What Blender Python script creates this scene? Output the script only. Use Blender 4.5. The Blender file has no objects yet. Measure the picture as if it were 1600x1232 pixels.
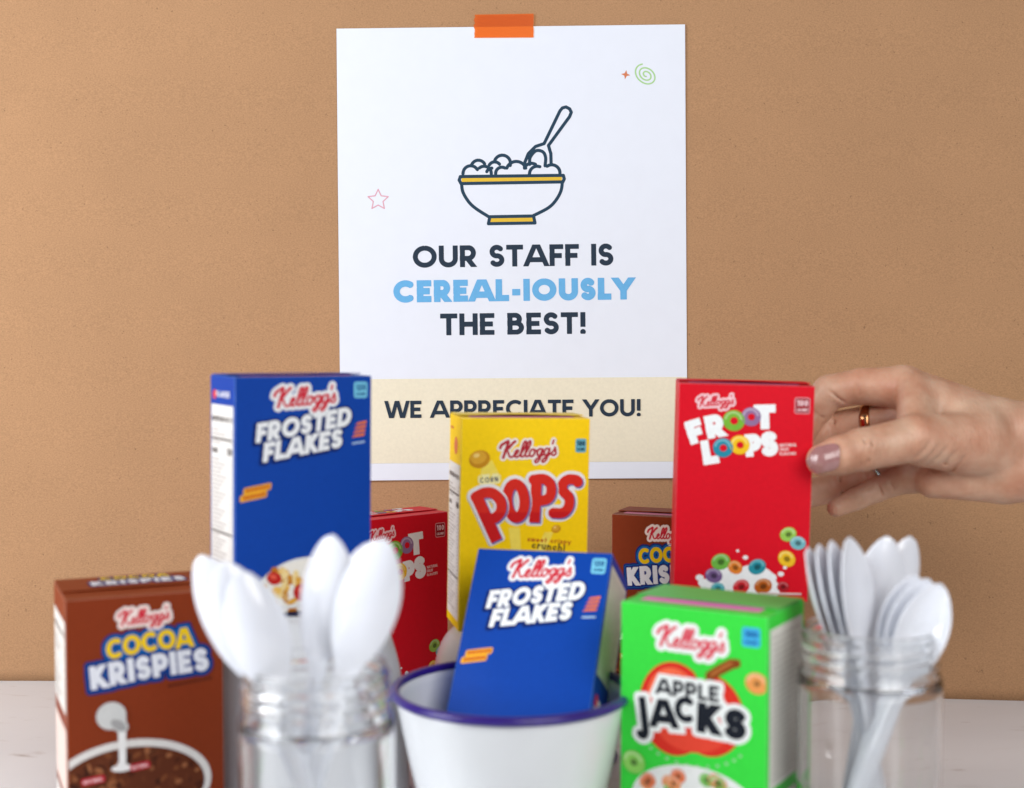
import bpy, bmesh, math, random
import numpy as np
from mathutils import Vector, Matrix
random.seed(5)
S = bpy.context.scene
COL = S.collection
R = math.radians
CM = 0.01                                   # everything below is laid out in centimetres

# ------------------------------------------------------------------ camera, world, lamps, exposure
PIT, CAMH = R(2.92), 24.0
cd = bpy.data.cameras.new('camera'); cam = bpy.data.objects.new('camera', cd); COL.objects.link(cam)
cam.location = (0, 0, CAMH * CM); cam.rotation_euler = (R(90) - PIT, 0, 0)
cd.lens = 50; cd.sensor_width = 36; cd.clip_start = 0.02; cd.clip_end = 30
cd.dof.use_dof = True; cd.dof.focus_distance = 0.935; cd.dof.aperture_fstop = 6.6
S.camera = cam
W = bpy.data.worlds.new('World'); S.world = W; W.use_nodes = True
bg = W.node_tree.nodes['Background']; bg.inputs[0].default_value = (0.80, 0.86, 1.0, 1); bg.inputs[1].default_value = 0.17

def area(name, loc, aim, sx, sy, power, col):
    l = bpy.data.lights.new(name, 'AREA'); l.shape = 'RECTANGLE'; l.size = sx * CM; l.size_y = sy * CM
    l.energy = power; l.color = col
    o = bpy.data.objects.new(name, l); COL.objects.link(o)
    o.location = Vector(loc) * CM
    d = Vector(aim) - Vector(loc)
    o.rotation_euler = d.to_track_quat('-Z', 'Y').to_euler()
    return o
area('window_light', (-96, 24, 48), (0, 84, 14), 62, 80, 12.6, (0.965, 0.985, 1.0))
area('room_fill', (52, -34, 72), (2, 74, 8), 80, 80, 10.6, (1.0, 0.975, 0.945))
S.view_settings.view_transform = 'Standard'; S.view_settings.look = 'None'
S.view_settings.exposure = 0.06; S.view_settings.gamma = 1.0; S.view_settings.use_curve_mapping = False
S.render.engine = 'CYCLES'
S.cycles.use_denoising = True
S.cycles.max_bounces = 12; S.cycles.transmission_bounces = 10; S.cycles.glossy_bounces = 5; S.cycles.diffuse_bounces = 4

# ------------------------------------------------------------------ helpers
def lin(c):
    c = [x / 255 for x in c]
    return tuple(x / 12.92 if x <= 0.04045 else ((x + 0.055) / 1.055) ** 2.4 for x in c)

MATS = {}
def mat(name, col, rough=0.5, spec=0.5, noise=0.0, nscale=300, bump=0.0, bscale=600, metal=0.0, srgb=True, coat=0.0, sss=0.0):
    if name in MATS: return MATS[name]
    m = bpy.data.materials.new(name); m.use_nodes = True; MATS[name] = m
    nt = m.node_tree; b = nt.nodes['Principled BSDF']
    c = lin(col) if srgb else col
    b.inputs['Base Color'].default_value = (*c, 1)
    b.inputs['Roughness'].default_value = rough; b.inputs['Specular IOR Level'].default_value = spec
    b.inputs['Metallic'].default_value = metal
    if coat: b.inputs['Coat Weight'].default_value = coat; b.inputs['Coat Roughness'].default_value = 0.25
    if sss:
        b.inputs['Subsurface Weight'].default_value = sss
        b.inputs['Subsurface Radius'].default_value = (1, .9, .8); b.inputs['Subsurface Scale'].default_value = 0.002
    tc = nt.nodes.new('ShaderNodeTexCoord')
    if noise:
        n = nt.nodes.new('ShaderNodeTexNoise'); n.inputs['Scale'].default_value = nscale; n.inputs['Detail'].default_value = 4
        nt.links.new(tc.outputs['Object'], n.inputs['Vector'])
        mr = nt.nodes.new('ShaderNodeMapRange'); mr.inputs[1].default_value = .3; mr.inputs[2].default_value = .7
        mr.inputs[3].default_value = 1 - noise; mr.inputs[4].default_value = 1 + noise
        nt.links.new(n.outputs['Fac'], mr.inputs[0])
        mx = nt.nodes.new('ShaderNodeVectorMath'); mx.operation = 'SCALE'; mx.inputs[0].default_value = c
        nt.links.new(mr.outputs[0], mx.inputs['Scale']); nt.links.new(mx.outputs[0], b.inputs['Base Color'])
    if bump:
        n2 = nt.nodes.new('ShaderNodeTexNoise'); n2.inputs['Scale'].default_value = bscale; n2.inputs['Detail'].default_value = 5
        nt.links.new(tc.outputs['Object'], n2.inputs['Vector'])
        bp = nt.nodes.new('ShaderNodeBump'); bp.inputs['Strength'].default_value = bump; bp.inputs['Distance'].default_value = 0.0005
        nt.links.new(n2.outputs['Fac'], bp.inputs['Height']); nt.links.new(bp.outputs[0], b.inputs['Normal'])
    return m

def ink(col):
    n = 'ink_%d_%d_%d' % tuple(col)
    return mat(n, col, rough=0.46, spec=0.14, noise=0.035, nscale=420, bump=.35, bscale=38)
def pink(col):
    n = 'poster_ink_%d_%d_%d' % tuple(col)
    return mat(n, col, rough=0.7, spec=0.2, noise=0.03, nscale=500)

def mesh_obj(name, verts, faces, mats, idx=None, parent=None, smooth=False, scale=CM):
    me = bpy.data.meshes.new(name)
    me.from_pydata([tuple(float(c) * scale for c in v) for v in verts], [], faces)
    for m in (mats if isinstance(mats, (list, tuple)) else [mats]): me.materials.append(m)
    if idx is not None: me.polygons.foreach_set('material_index', idx)
    if smooth: me.polygons.foreach_set('use_smooth', [True] * len(me.polygons))
    me.update()
    o = bpy.data.objects.new(name, me); COL.objects.link(o)
    if parent: o.parent = parent
    return o
def tag(o, label, cat=None, group=None, kind=None):
    if label: o['label'] = label
    if cat: o['category'] = cat
    if group: o['group'] = group
    if kind: o['kind'] = kind
    return o
def empty(name, loc=(0, 0, 0), mtx=None):
    o = bpy.data.objects.new(name, None); COL.objects.link(o); o.empty_display_size = .02
    if mtx is not None: o.matrix_world = mtx
    else: o.location = Vector(loc) * CM
    return o
def smoothstep(x, a, b):
    t = np.clip((x - a) / (b - a), 0, 1); return t * t * (3 - 2 * t)

# ---- printed matter: flat shapes drawn as distance fields and turned into polygons
class Canvas:
    """units: u right, v DOWN; w x h art units"""
    def __init__(s, u0, v0, u1, v1, step):
        s.u = np.arange(u0, u1 + step, step); s.v = np.arange(v0, v1 + step, step); s.step = step
        s.U, s.V = np.meshgrid(s.u, s.v)
    def full(s): return np.full(s.U.shape, 1e3)
    def win(s, a, b, c, d):
        i0 = max(0, np.searchsorted(s.u, a) - 1); i1 = min(len(s.u), np.searchsorted(s.u, b) + 2)
        j0 = max(0, np.searchsorted(s.v, c) - 1); j1 = min(len(s.v), np.searchsorted(s.v, d) + 2)
        return slice(j0, j1), slice(i0, i1)
    def ellipse(s, cx, cy, rx, ry, rot=0):
        a = R(rot); x = s.U - cx; y = s.V - cy
        p = x * math.cos(a) + y * math.sin(a); q = -x * math.sin(a) + y * math.cos(a)
        k = np.sqrt((p / rx) ** 2 + (q / ry) ** 2) + 1e-9
        return (k - 1) * min(rx, ry)
    def rbox(s, x0, y0, x1, y1, r=0, rot=0, shear=0):
        cx, cy = (x0 + x1) / 2, (y0 + y1) / 2; a = R(rot)
        x = s.U - cx; y = s.V - cy
        p = x * math.cos(a) - y * math.sin(a); q = x * math.sin(a) + y * math.cos(a)
        p = p + shear * q
        dx = np.abs(p) - (x1 - x0) / 2 + r; dy = np.abs(q) - (y1 - y0) / 2 + r
        return np.hypot(np.maximum(dx, 0), np.maximum(dy, 0)) + np.minimum(np.maximum(dx, dy), 0) - r
    def poly(s, pts):
        d = np.full(s.U.shape, 1e9); ins = np.zeros(s.U.shape, bool); n = len(pts)
        for i in range(n):
            x0, y0 = pts[i]; x1, y1 = pts[(i + 1) % n]
            ex, ey = x1 - x0, y1 - y0; wx, wy = s.U - x0, s.V - y0
            t = np.clip((wx * ex + wy * ey) / (ex * ex + ey * ey + 1e-12), 0, 1)
            d = np.minimum(d, np.hypot(wx - ex * t, wy - ey * t))
            c = ((y0 > s.V) != (y1 > s.V))
            with np.errstate(divide='ignore', invalid='ignore'):
                xi = (x1 - x0) * (s.V - y0) / (y1 - y0 + 1e-12) + x0
            ins ^= c & (s.U < xi)
        return np.where(ins, -d, d)
    def stroke(s, pts, hw, cap='round', out=None, pad=None):
        F = s.full() if out is None else out
        pad = hw * 2.5 if pad is None else pad + hw
        n = len(pts)
        for i in range(n - 1):
            (x0, y0), (x1, y1) = pts[i], pts[i + 1]
            w = s.win(min(x0, x1) - pad, max(x0, x1) + pad, min(y0, y1) - pad, max(y0, y1) + pad)
            X = s.U[w]; Y = s.V[w]; L = math.hypot(x1 - x0, y1 - y0)
            if L < 1e-9: continue
            ex, ey = (x1 - x0) / L, (y1 - y0) / L
            t = (X - x0) * ex + (Y - y0) * ey; q = np.abs(-(X - x0) * ey + (Y - y0) * ex)
            if cap == 'round':
                tt = np.clip(t, 0, L); d = np.hypot(t - tt, q) - hw
            else:
                dx = np.abs(t - L / 2) - L / 2; dy = q - hw
                d = np.hypot(np.maximum(dx, 0), np.maximum(dy, 0)) + np.minimum(np.maximum(dx, dy), 0)
                if i > 0: d = np.minimum(d, np.hypot(X - x0, Y - y0) - hw)
            F[w] = np.minimum(F[w], d)
        return F

class Print:
    """collects flat polygons of several inks into one mesh"""
    def __init__(s): s.v = []; s.f = []; s.m = []; s.mats = []
    def add(s, cv, F, material, layer, gap=0.006):
        if material not in s.mats: s.mats.append(material)
        mi = s.mats.index(material); z = layer * gap
        F = np.where(np.abs(F) < 1e-7, 1e-7, F)
        ins = F < 0
        cnt = ins[:-1, :-1].astype(int) + ins[1:, :-1] + ins[:-1, 1:] + ins[1:, 1:]
        fullc = cnt == 4; base = len(s.v)
        u, v, st = cv.u, cv.v, cv.step
        for j in np.nonzero(fullc.any(1))[0]:
            row = np.concatenate([[0], fullc[j].astype(int), [0]]); dd = np.diff(row)
            for a, b in [(a, min(a + 26, b1)) for a0, b1 in zip(np.nonzero(dd == 1)[0], np.nonzero(dd == -1)[0]) for a in range(a0, b1, 26)]:
                k = len(s.v)
                s.v += [(u[a], v[j], z), (u[b], v[j], z), (u[b], v[j + 1], z), (u[a], v[j + 1], z)]
                s.f.append((k + 3, k + 2, k + 1, k)); s.m.append(mi)
        J, I = np.nonzero((cnt > 0) & (cnt < 4))
        for j, i in zip(J, I):
            q = [(u[i], v[j], F[j, i]), (u[i + 1], v[j], F[j, i + 1]), (u[i + 1], v[j + 1], F[j + 1, i + 1]), (u[i], v[j + 1], F[j + 1, i])]
            p = []
            for a in range(4):
                A = q[a]; B = q[(a + 1) % 4]
                if A[2] < 0: p.append((A[0], A[1], z))
                if (A[2] < 0) != (B[2] < 0):
                    t = A[2] / (A[2] - B[2]); p.append((A[0] + (B[0] - A[0]) * t, A[1] + (B[1] - A[1]) * t, z))
            if len(p) >= 3:
                k = len(s.v); s.v += p; s.f.append(tuple(range(k + len(p) - 1, k - 1, -1))); s.m.append(mi)
    def build(s, name, fn, parent):
        if not s.f: return None
        return mesh_obj(name, [fn(*p) for p in s.v], s.f, s.mats, s.m, parent)

# ---- a drawn alphabet: strokes on a cap height of 1 (y up); t = stroke thickness
def arc(cx, cy, rx, ry, a0, a1, n=18):
    return [(cx + rx * math.cos(R(a0 + (a1 - a0) * i / n)), cy + ry * math.sin(R(a0 + (a1 - a0) * i / n))) for i in range(n + 1)]
def glyph(ch, t):
    h = t / 2; lo, hi = h, 1 - h
    if ch in 'O0Q':
        w = .98 if ch != '0' else .62
        return [arc(w / 2, .5, w / 2 - h, .5 - h, 90, 450, 36)], w
    if ch == 'C':
        w = .86
        return [arc(.49, .5, .49 - h, .5 - h, 48, 312, 28)], w
    if ch == 'G':
        w = .92
        return [arc(.49, .5, .49 - h, .5 - h, 48, 340, 28), [(.88, .45), (.52, .45)]], w
    if ch == 'U':
        w = .78
        return [[(h, 1), (h, .38)] + arc(w / 2, .39, w / 2 - h, .39 - h, 180, 360, 18) + [(w - h, .38), (w - h, 1)]], w
    if ch in 'RPB':
        w = .66
        if ch == 'R':
            b = .30
            return [[(h, 0), (h, 1)], [(0, hi), (.34, hi)] + arc(.34, hi - b + h / 2, w - .34 - h, b - h / 2, 90, -90, 14) + [(0, hi - 2 * b + h)], [(.28, .44), (.66, -.12)]], .70
        if ch == 'P':
            b = .30
            return [[(h, 0), (h, 1)], [(0, hi), (.34, hi)] + arc(.34, hi - b + h / 2, w - .34 - h, b - h / 2, 90, -90, 14) + [(0, hi - 2 * b + h)]], .66
        m = .53
        r1 = (hi - m) / 2; r2 = (m - lo) / 2
        return [[(h, 0), (h, 1)], [(0, hi), (.30, hi)] + arc(.30, m + r1, .29 - h, r1, 90, -90, 12) + [(0, m)], [(.1, m), (.34, m)] + arc(.34, lo + r2, .33 - h, r2, 90, -90, 12) + [(0, lo)]], .68
    if ch == 'S':
        w = .62; r = (.5 - h) / 2 + h * 0.02
        ct, cb = hi - r, lo + r; rx = w / 2 - h
        return [arc(w / 2, ct, rx * .94, r, 28, 180, 14) + arc(w / 2, ct, rx * .94, r, 180, 262, 8) + arc(w / 2, cb, rx, r, 82, 0, 8) + arc(w / 2, cb, rx, r, 0, -152, 14)], w
    if ch == 'T':
        return [[(.34, 0), (.34, 1)], [(0, hi), (.68, hi)]], .68
    if ch == 'A':
        return [[(h * .35 - .06, -.14), (.46, 1.12)], [(.92 - h * .35 + .06, -.14), (.46, 1.12)], [(.22, .28 + h * .2), (.70, .28 + h * .2)]], .92
    if ch == 'V':
        return [[(h * .35 - .06, 1.14), (.44, -.12)], [(.88 - h * .35 + .06, 1.14), (.44, -.12)]], .88
    if ch == 'F':
        return [[(h, 0), (h, 1)], [(0, hi), (.56, hi)], [(0, .5 - h * .2), (.50, .5 - h * .2)]], .56
    if ch == 'E':
        return [[(h, 0), (h, 1)], [(0, hi), (.58, hi)], [(0, .5), (.52, .5)], [(0, lo), (.58, lo)]], .60
    if ch == 'L':
        return [[(h, 0), (h, 1)], [(0, lo), (.54, lo)]], .55
    if ch in 'I1':
        if ch == '1': return [[(.30, 0), (.30, 1)], [(.30, .93), (.06, .76)]], .42
        return [[(h, 0), (h, 1)]], t
    if ch == 'H':
        return [[(h, 0), (h, 1)], [(.74 - h, 0), (.74 - h, 1)], [(h, .5), (.74 - h, .5)]], .74
    if ch == 'Y':
        return [[(.40, 0), (.40, .46)], [(.40, .44), (-.02, 1.12)], [(.40, .44), (.82, 1.12)]], .80
    if ch == 'W':
        return [[(.02, 1.12), (.33, -.12)], [(.33, -.12), (.62, 1.08)], [(.62, 1.08), (.91, -.12)], [(.91, -.12), (1.22, 1.12)]], 1.24
    if ch == 'K':
        return [[(h, 0), (h, 1)], [(.18, .46), (.64, 1.1)], [(.24, .56), (.72, -.14)]], .70
    if ch == 'N':
        return [[(h, 0), (h, 1)], [(.76 - h, 0), (.76 - h, 1)], [(h * .9, 1.05), (.76 - h * .9, -.05)]], .76
    if ch == 'M':
        return [[(h, 0), (h, 1)], [(.92 - h, 0), (.92 - h, 1)], [(h, 1.05), (.46, .2)], [(.92 - h, 1.05), (.46, .2)]], .92
    if ch == 'D':
        w = .80
        return [[(h, 0), (h, 1)], [(0, hi), (.34, hi)] + arc(.34, .5, w - .34 - h, .5 - h, 90, -90, 20) + [(0, lo)]], w
    if ch == 'J':
        return [[(.44 - h, 1), (.44 - h, .24)] + arc(.22, .24, .22 - h, .24 - h, 0, -150, 12)], .44
    if ch == 'X':
        return [[(0, -.1), (.7, 1.1)], [(.7, -.1), (0, 1.1)]], .7
    if ch == '2':
        return [arc(.28, .70, .28 - h, .30 - h, 165, -30, 14) + [(h * .8, lo)], [(0, lo), (.56, lo)]], .56
    if ch == '-':
        return [[(.04, .40), (.36, .40)]], .40
    if ch == '!':
        return [[(.12, .32), (.12, 1)], [(.12, .09), (.1201, .09 + 1e-3)]], .24
    # lower case (x height .68)
    x = .68
    if ch in 'caeoqd':
        w = .58
        if ch == 'c': return [arc(w / 2, x / 2, w / 2 - h, x / 2 - h, 45, 315, 18)], .54
        if ch == 'o': return [arc(w / 2, x / 2, w / 2 - h, x / 2 - h, 0, 360, 24)], w
        if ch == 'e': return [[(h, x / 2), (w - h, x / 2)] + arc(w / 2, x / 2, w / 2 - h, x / 2 - h, 0, 310, 20)], w
        if ch == 'a': return [arc(w / 2, x / 2, w / 2 - h, x / 2 - h, 0, 360, 24), [(w - h, 0), (w - h, x)]], w
        if ch == 'd': return [arc(w / 2, x / 2, w / 2 - h, x / 2 - h, 0, 360, 24), [(w - h, 0), (w - h, 1.1)]], w
    if ch == 'r': return [[(h, 0), (h, x)], [(h, .38)] + arc(.30, .36, .30 - h, x - .36 - h, 180, 60, 10)], .42
    if ch == 'u': return [[(h, x), (h, .25)] + arc(.27, .27, .27 - h, .27 - h, 180, 360, 12) + [(.54 - h, .25), (.54 - h, x)], [(.54 - h, 0), (.54 - h, x)]], .54
    if ch == 'n': return [[(h, 0), (h, x)], [(h, .38)] + arc(.27, .40, .27 - h, x - .40 - h, 180, 0, 12) + [(.54 - h, .38), (.54 - h, 0)]], .54
    if ch == 'h': return [[(h, 0), (h, 1.1)], [(h, .38)] + arc(.27, .40, .27 - h, x - .40 - h, 180, 0, 12) + [(.54 - h, .38), (.54 - h, 0)]], .54
    if ch == 'i': return [[(h, 0), (h, x)], [(h, .9), (h + .001, .901)]], t
    if ch == 'l': return [[(h, 0), (h, 1.1)]], t
    if ch == 't': return [[(.16, 0), (.16, .95)], [(0, x - h), (.34, x - h)]], .36
    if ch == 'p': return [arc(.29, x / 2, .29 - h, x / 2 - h, 0, 360, 24), [(h, -.3), (h, x)]], .58
    if ch == 's': return [arc(.24, .50, .20 - h * .6, .18 - h * .5, 30, 262, 12) + arc(.24, .20, .22 - h * .6, .20 - h * .5, 82, -150, 12)], .46
    if ch == 'y': return [[(0, x), (.27, .02)], [(.54, x), (.2, -.3)]], .54
    if ch == 'w': return [[(0, x), (.2, 0)], [(.2, 0), (.38, x)], [(.38, x), (.56, 0)], [(.56, 0), (.76, x)]], .76
    if ch == 'f': return [[(.16, 0), (.16, .85)] + arc(.34, .85, .18, .2, 180, 90, 6), [(0, x - h), (.36, x - h)]], .40
    return [], .34
NOBAND = set('ceaodrunhitlpsywfqOCGUSJ0')
def text_width(txt, t, track=.12):
    return sum(glyph(c, t)[1] + track for c in txt) - track
def word(cv, txt, size, x, y, t=.17, track=.12, rot=0, shear=0, xs=1.0, align='c', F=None, pad=3, cap='butt', arch=0, fit=None):
    """x,y = baseline anchor on the canvas, size = cap height; fit = wanted total width"""
    F = cv.full() if F is None else F
    tw = text_width(txt, t, track)
    if fit: xs = fit / (tw * size)
    ca, sa = math.cos(R(rot)), math.sin(R(rot))
    pen = -tw / 2 if align == 'c' else 0
    def M(gx, gy):
        lx = gx * size * xs; ly = gy * size + arch * (1 - (2 * gx / tw) ** 2 if tw else 0); lx += shear * ly
        return (x + lx * ca - ly * sa * -1 * -1 if False else x + lx * ca - ly * sa, y - (lx * sa + ly * ca))
    hw = t * size / 2 * (1 + xs) / 2
    for c in txt:
        st, adv = glyph(c, t)
        if st:
            G = cv.full()
            for pl in st:
                if c == '!' and len(pl) == 2 and abs(pl[0][1] - pl[1][1]) < .01 or (c == 'i' and pl[0][1] > .85):
                    px, py = M(pen + pl[0][0], pl[0][1])
                    G = np.minimum(G, np.hypot(cv.U - px, cv.V - py) - hw * 1.12); continue
                cv.stroke([M(pen + a, b) for a, b in pl], hw, cap, out=G, pad=pad)
            if c not in NOBAND:
                # trim the ends square on the base line and the cap line
                ax = arch * (1 - (2 * (pen + adv / 2) / tw) ** 2)
                ly = ((cv.U - x) * -sa * 1 + -(cv.V - y) * ca) if True else 0
                ly = (-(cv.V - y)) * ca - (cv.U - x) * sa - ax
                G = np.maximum(G, np.maximum(-ly, ly - size))
            F = np.minimum(F, G)
        pen += adv + track
    return F

def spline(pts, n=7):
    o = []
    P = [pts[0]] + list(pts) + [pts[-1]]
    for i in range(1, len(P) - 2):
        p0, p1, p2, p3 = [np.array(q, float) for q in P[i - 1:i + 3]]
        for k in range(n):
            t = k / n
            o.append(tuple(.5 * ((2 * p1) + (-p0 + p2) * t + (2 * p0 - 5 * p1 + 4 * p2 - p3) * t * t + (-p0 + 3 * p1 - 3 * p2 + p3) * t ** 3)))
    o.append(tuple(pts[-1])); return o
SCRIPT = [  # the maker's handwritten name; x height about .42, y up
    [(-.10, .62), (-.04, .80), (.12, .92), (.30, 1.0), (.24, .62), (.12, .02)],
    [(.66, .98), (.52, .84), (.34, .58), (.19, .46)],
    [(.22, .47), (.34, .36), (.44, .10), (.56, .02), (.68, .10)],
    [(.66, .10), (.80, .20), (.90, .34), (.84, .44), (.74, .34), (.72, .12), (.82, .01), (.94, .07), (1.04, .20)],
    [(1.02, .16), (1.16, .44), (1.26, .80), (1.23, .96), (1.13, .84), (1.06, .40), (1.06, .08), (1.16, .01), (1.28, .16)],
    [(1.26, .14), (1.40, .44), (1.50, .80), (1.47, .96), (1.37, .84), (1.30, .40), (1.30, .08), (1.40, .01), (1.52, .12)],
    [(1.74, .42), (1.60, .42), (1.52, .24), (1.56, .04), (1.68, .02), (1.78, .18), (1.76, .38), (1.82, .34), (1.92, .36)],
    [(2.16, .40), (2.02, .44), (1.92, .26), (1.96, .06), (2.06, .04), (2.14, .20), (2.20, .42), (2.14, .00), (2.04, -.30), (1.90, -.38), (1.86, -.26), (2.02, -.10), (2.30, .10)],
    [(2.54, .40), (2.40, .44), (2.30, .26), (2.34, .06), (2.44, .04), (2.52, .20), (2.58, .42), (2.52, .00), (2.42, -.30), (2.28, -.38), (2.24, -.26), (2.40, -.10), (2.66, .12)],
    [(2.74, .92), (2.70, .72)],
    [(2.64, .10), (2.80, .28), (2.86, .48), (2.90, .30), (2.94, .12), (2.86, .00), (2.74, .04)],
]
def script(cv, width, cx, cy, rot=0, hw=None):
    k = width / 3.05; ca, sa = math.cos(R(rot)), math.sin(R(rot)); F = cv.full()
    hw = hw or .055 * k
    for i, st in enumerate(SCRIPT):
        pts = []
        for (a, b) in spline(st):
            X = (a - 1.42) * k; Y = (b - .36) * k * .86; X += .16 * Y
            pts.append((cx + X * ca - Y * sa, cy - (X * sa + Y * ca)))
        cv.stroke(pts, hw * (1.35 if i < 2 else 1), 'round', out=F, pad=3)
    return F

# ------------------------------------------------------------------ table and backdrop
def px_dir(px, py):
    a = (px - 800) / 2222.0; b = -(py - 616) / 2222.0
    return np.array([a, math.cos(PIT) + b * math.sin(PIT), -math.sin(PIT) + b * math.cos(PIT)])
def at(px, py, y):
    """point of the place, in cm, that lies y cm in front of the camera on a measured sight line"""
    d = px_dir(px, py); return Vector((d[0] / d[1] * y, y, CAMH + d[2] / d[1] * y))
def board_y(x, z):
    t = np.clip((x + 32) / 66, 0, 1.4) ** 1.35
    return 94 + 0.03 * z - 5.2 * t * (1 - smoothstep(z, 0, 17))

def table_material():
    m = bpy.data.materials.new('white_marble'); m.use_nodes = True; nt = m.node_tree; b = nt.nodes['Principled BSDF']
    L = nt.links; tc = nt.nodes.new('ShaderNodeTexCoord')
    def noise(scale, vec, det=5, dist=0.0):
        mp = nt.nodes.new('ShaderNodeMapping'); mp.inputs['Scale'].default_value = vec; L.new(tc.outputs['Object'], mp.inputs[0])
        n = nt.nodes.new('ShaderNodeTexNoise'); n.inputs['Scale'].default_value = scale; n.inputs['Detail'].default_value = det
        n.inputs['Distortion'].default_value = dist; L.new(mp.outputs[0], n.inputs[0]); return n.outputs['Fac']
    def ramp(src, stops):
        r = nt.nodes.new('ShaderNodeValToRGB'); L.new(src, r.inputs[0]); e = r.color_ramp.elements
        e[0].position, e[0].color = stops[0][0], (*stops[0][1], 1); e[1].position, e[1].color = stops[-1][0], (*stops[-1][1], 1)
        for p, c in stops[1:-1]: k = e.new(p); k.color = (*c, 1)
        return r.outputs[0]
    def mul(a, c):
        x = nt.nodes.new('ShaderNodeMix'); x.data_type = 'RGBA'; x.blend_type = 'MULTIPLY'; x.inputs[0].default_value = 1
        L.new(a, x.inputs[6]); L.new(c, x.inputs[7]); return x.outputs[2]
    base = ramp(noise(6, (1, 2.2, 1)), [(.3, (.80, .815, .85)), (.7, (.86, .88, .915))])
    streak = ramp(noise(20, (.7, 2.0, 1), 6, 1.4), [(.0, (.66, .61, .585)), (.28, (.82, .79, .77)), (.40, (1, 1, 1)), (1, (1, 1, 1))])
    fine = ramp(noise(70, (.4, 2.2, 1), 4, .3), [(.24, (.56, .50, .47)), (.32, (1, 1, 1)), (1, (1, 1, 1))])
    L.new(mul(mul(base, streak), fine), b.inputs['Base Color'])
    b.inputs['Roughness'].default_value = .38
    return m
def slab(name, x0, x1, y0, y1, z0, z1, m):
    v = [(x0, y0, z0), (x1, y0, z0), (x1, y1, z0), (x0, y1, z0), (x0, y0, z1), (x1, y0, z1), (x1, y1, z1), (x0, y1, z1)]
    f = [(3, 2, 1, 0), (4, 5, 6, 7), (0, 1, 5, 4), (1, 2, 6, 5), (2, 3, 7, 6), (3, 0, 4, 7)]
    return mesh_obj(name, v, f, m)
tt = slab('tabletop', -110, 110, 14, 108, -3, 0, table_material())
tag(tt, 'white tabletop with faint grey brown marbled streaks under the bowls and boxes', 'table', kind='structure')

def kraft_material():
    m = bpy.data.materials.new('kraft_board'); m.use_nodes = True; nt = m.node_tree; b = nt.nodes['Principled BSDF']; L = nt.links
    tc = nt.nodes.new('ShaderNodeTexCoord')
    def noise(scale, det, vec=(1, 1, 1)):
        mp = nt.nodes.new('ShaderNodeMapping'); mp.inputs['Scale'].default_value = vec; L.new(tc.outputs['Object'], mp.inputs[0])
        n = nt.nodes.new('ShaderNodeTexNoise'); n.inputs['Scale'].default_value = scale; n.inputs['Detail'].default_value = det
        n.inputs['Roughness'].default_value = .65; L.new(mp.outputs[0], n.inputs[0]); return n.outputs['Fac']
    def mr(src, a, c, lo, hi):
        n = nt.nodes.new('ShaderNodeMapRange'); n.inputs[1].default_value = a; n.inputs[2].default_value = c
        n.inputs[3].default_value = lo; n.inputs[4].default_value = hi; L.new(src, n.inputs[0]); return n.outputs[0]
    def mul(a, c):
        n = nt.nodes.new('ShaderNodeMath'); n.operation = 'MULTIPLY'; L.new(a, n.inputs[0]); L.new(c, n.inputs[1]); return n.outputs[0]
    f1 = mr(noise(900, 4, (1, 1, 1.4)), .3, .7, .84, 1.16)
    f2 = mr(noise(9, 5), .3, .7, .955, 1.045)
    f3 = mr(noise(420, 2), .24, .32, .62, 1.0)              # dark flecks
    f4 = mr(noise(2600, 2), .72, .78, 1.0, 1.22)            # pale fibres
    v = nt.nodes.new('ShaderNodeVectorMath'); v.operation = 'SCALE'; v.inputs[0].default_value = (.415, .231, .118)
    L.new(mul(mul(f1, f2), mul(f3, f4)), v.inputs['Scale']); L.new(v.outputs[0], b.inputs['Base Color'])
    b.inputs['Roughness'].default_value = .78; b.inputs['Specular IOR Level'].default_value = .25
    bp = nt.nodes.new('ShaderNodeBump'); bp.inputs['Strength'].default_value = .25; bp.inputs['Distance'].default_value = .0004
    L.new(noise(1200, 4), bp.inputs['Height']); L.new(bp.outputs[0], b.inputs['Normal'])
    return m
xs = np.linspace(-75, 75, 101); zs = np.concatenate([np.linspace(0, 20, 26), np.linspace(21, 72, 30)])
vb, fb = [], []
for k, off in enumerate((0, .35)):
    for z in zs:
        for x in xs: vb.append((x, float(board_y(x, z)) + off, z))
nx, nz = len(xs), len(zs); N = nx * nz
for j in range(nz - 1):
    for i in range(nx - 1):
        a = j * nx + i; fb.append((a, a + 1, a + nx + 1, a + nx)); fb.append((N + a + nx, N + a + nx + 1, N + a + 1, N + a))
for i in range(nx - 1):
    fb.append((N + i, N + i + 1, i + 1, i)); a = (nz - 1) * nx + i; fb.append((a, a + 1, N + a + 1, N + a))
for j in range(nz - 1):
    a = j * nx; fb.append((a, a + nx, N + a + nx, N + a)); a = j * nx + nx - 1; fb.append((N + a, N + a + nx, a + nx, a))
bd = mesh_obj('backdrop', vb, fb, kraft_material(), smooth=False)
for p in bd.data.polygons: p.use_smooth = abs(p.normal.y) > .5
tag(bd, 'tall brown kraft board backdrop propped up behind the table', 'backdrop', kind='structure')

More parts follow.
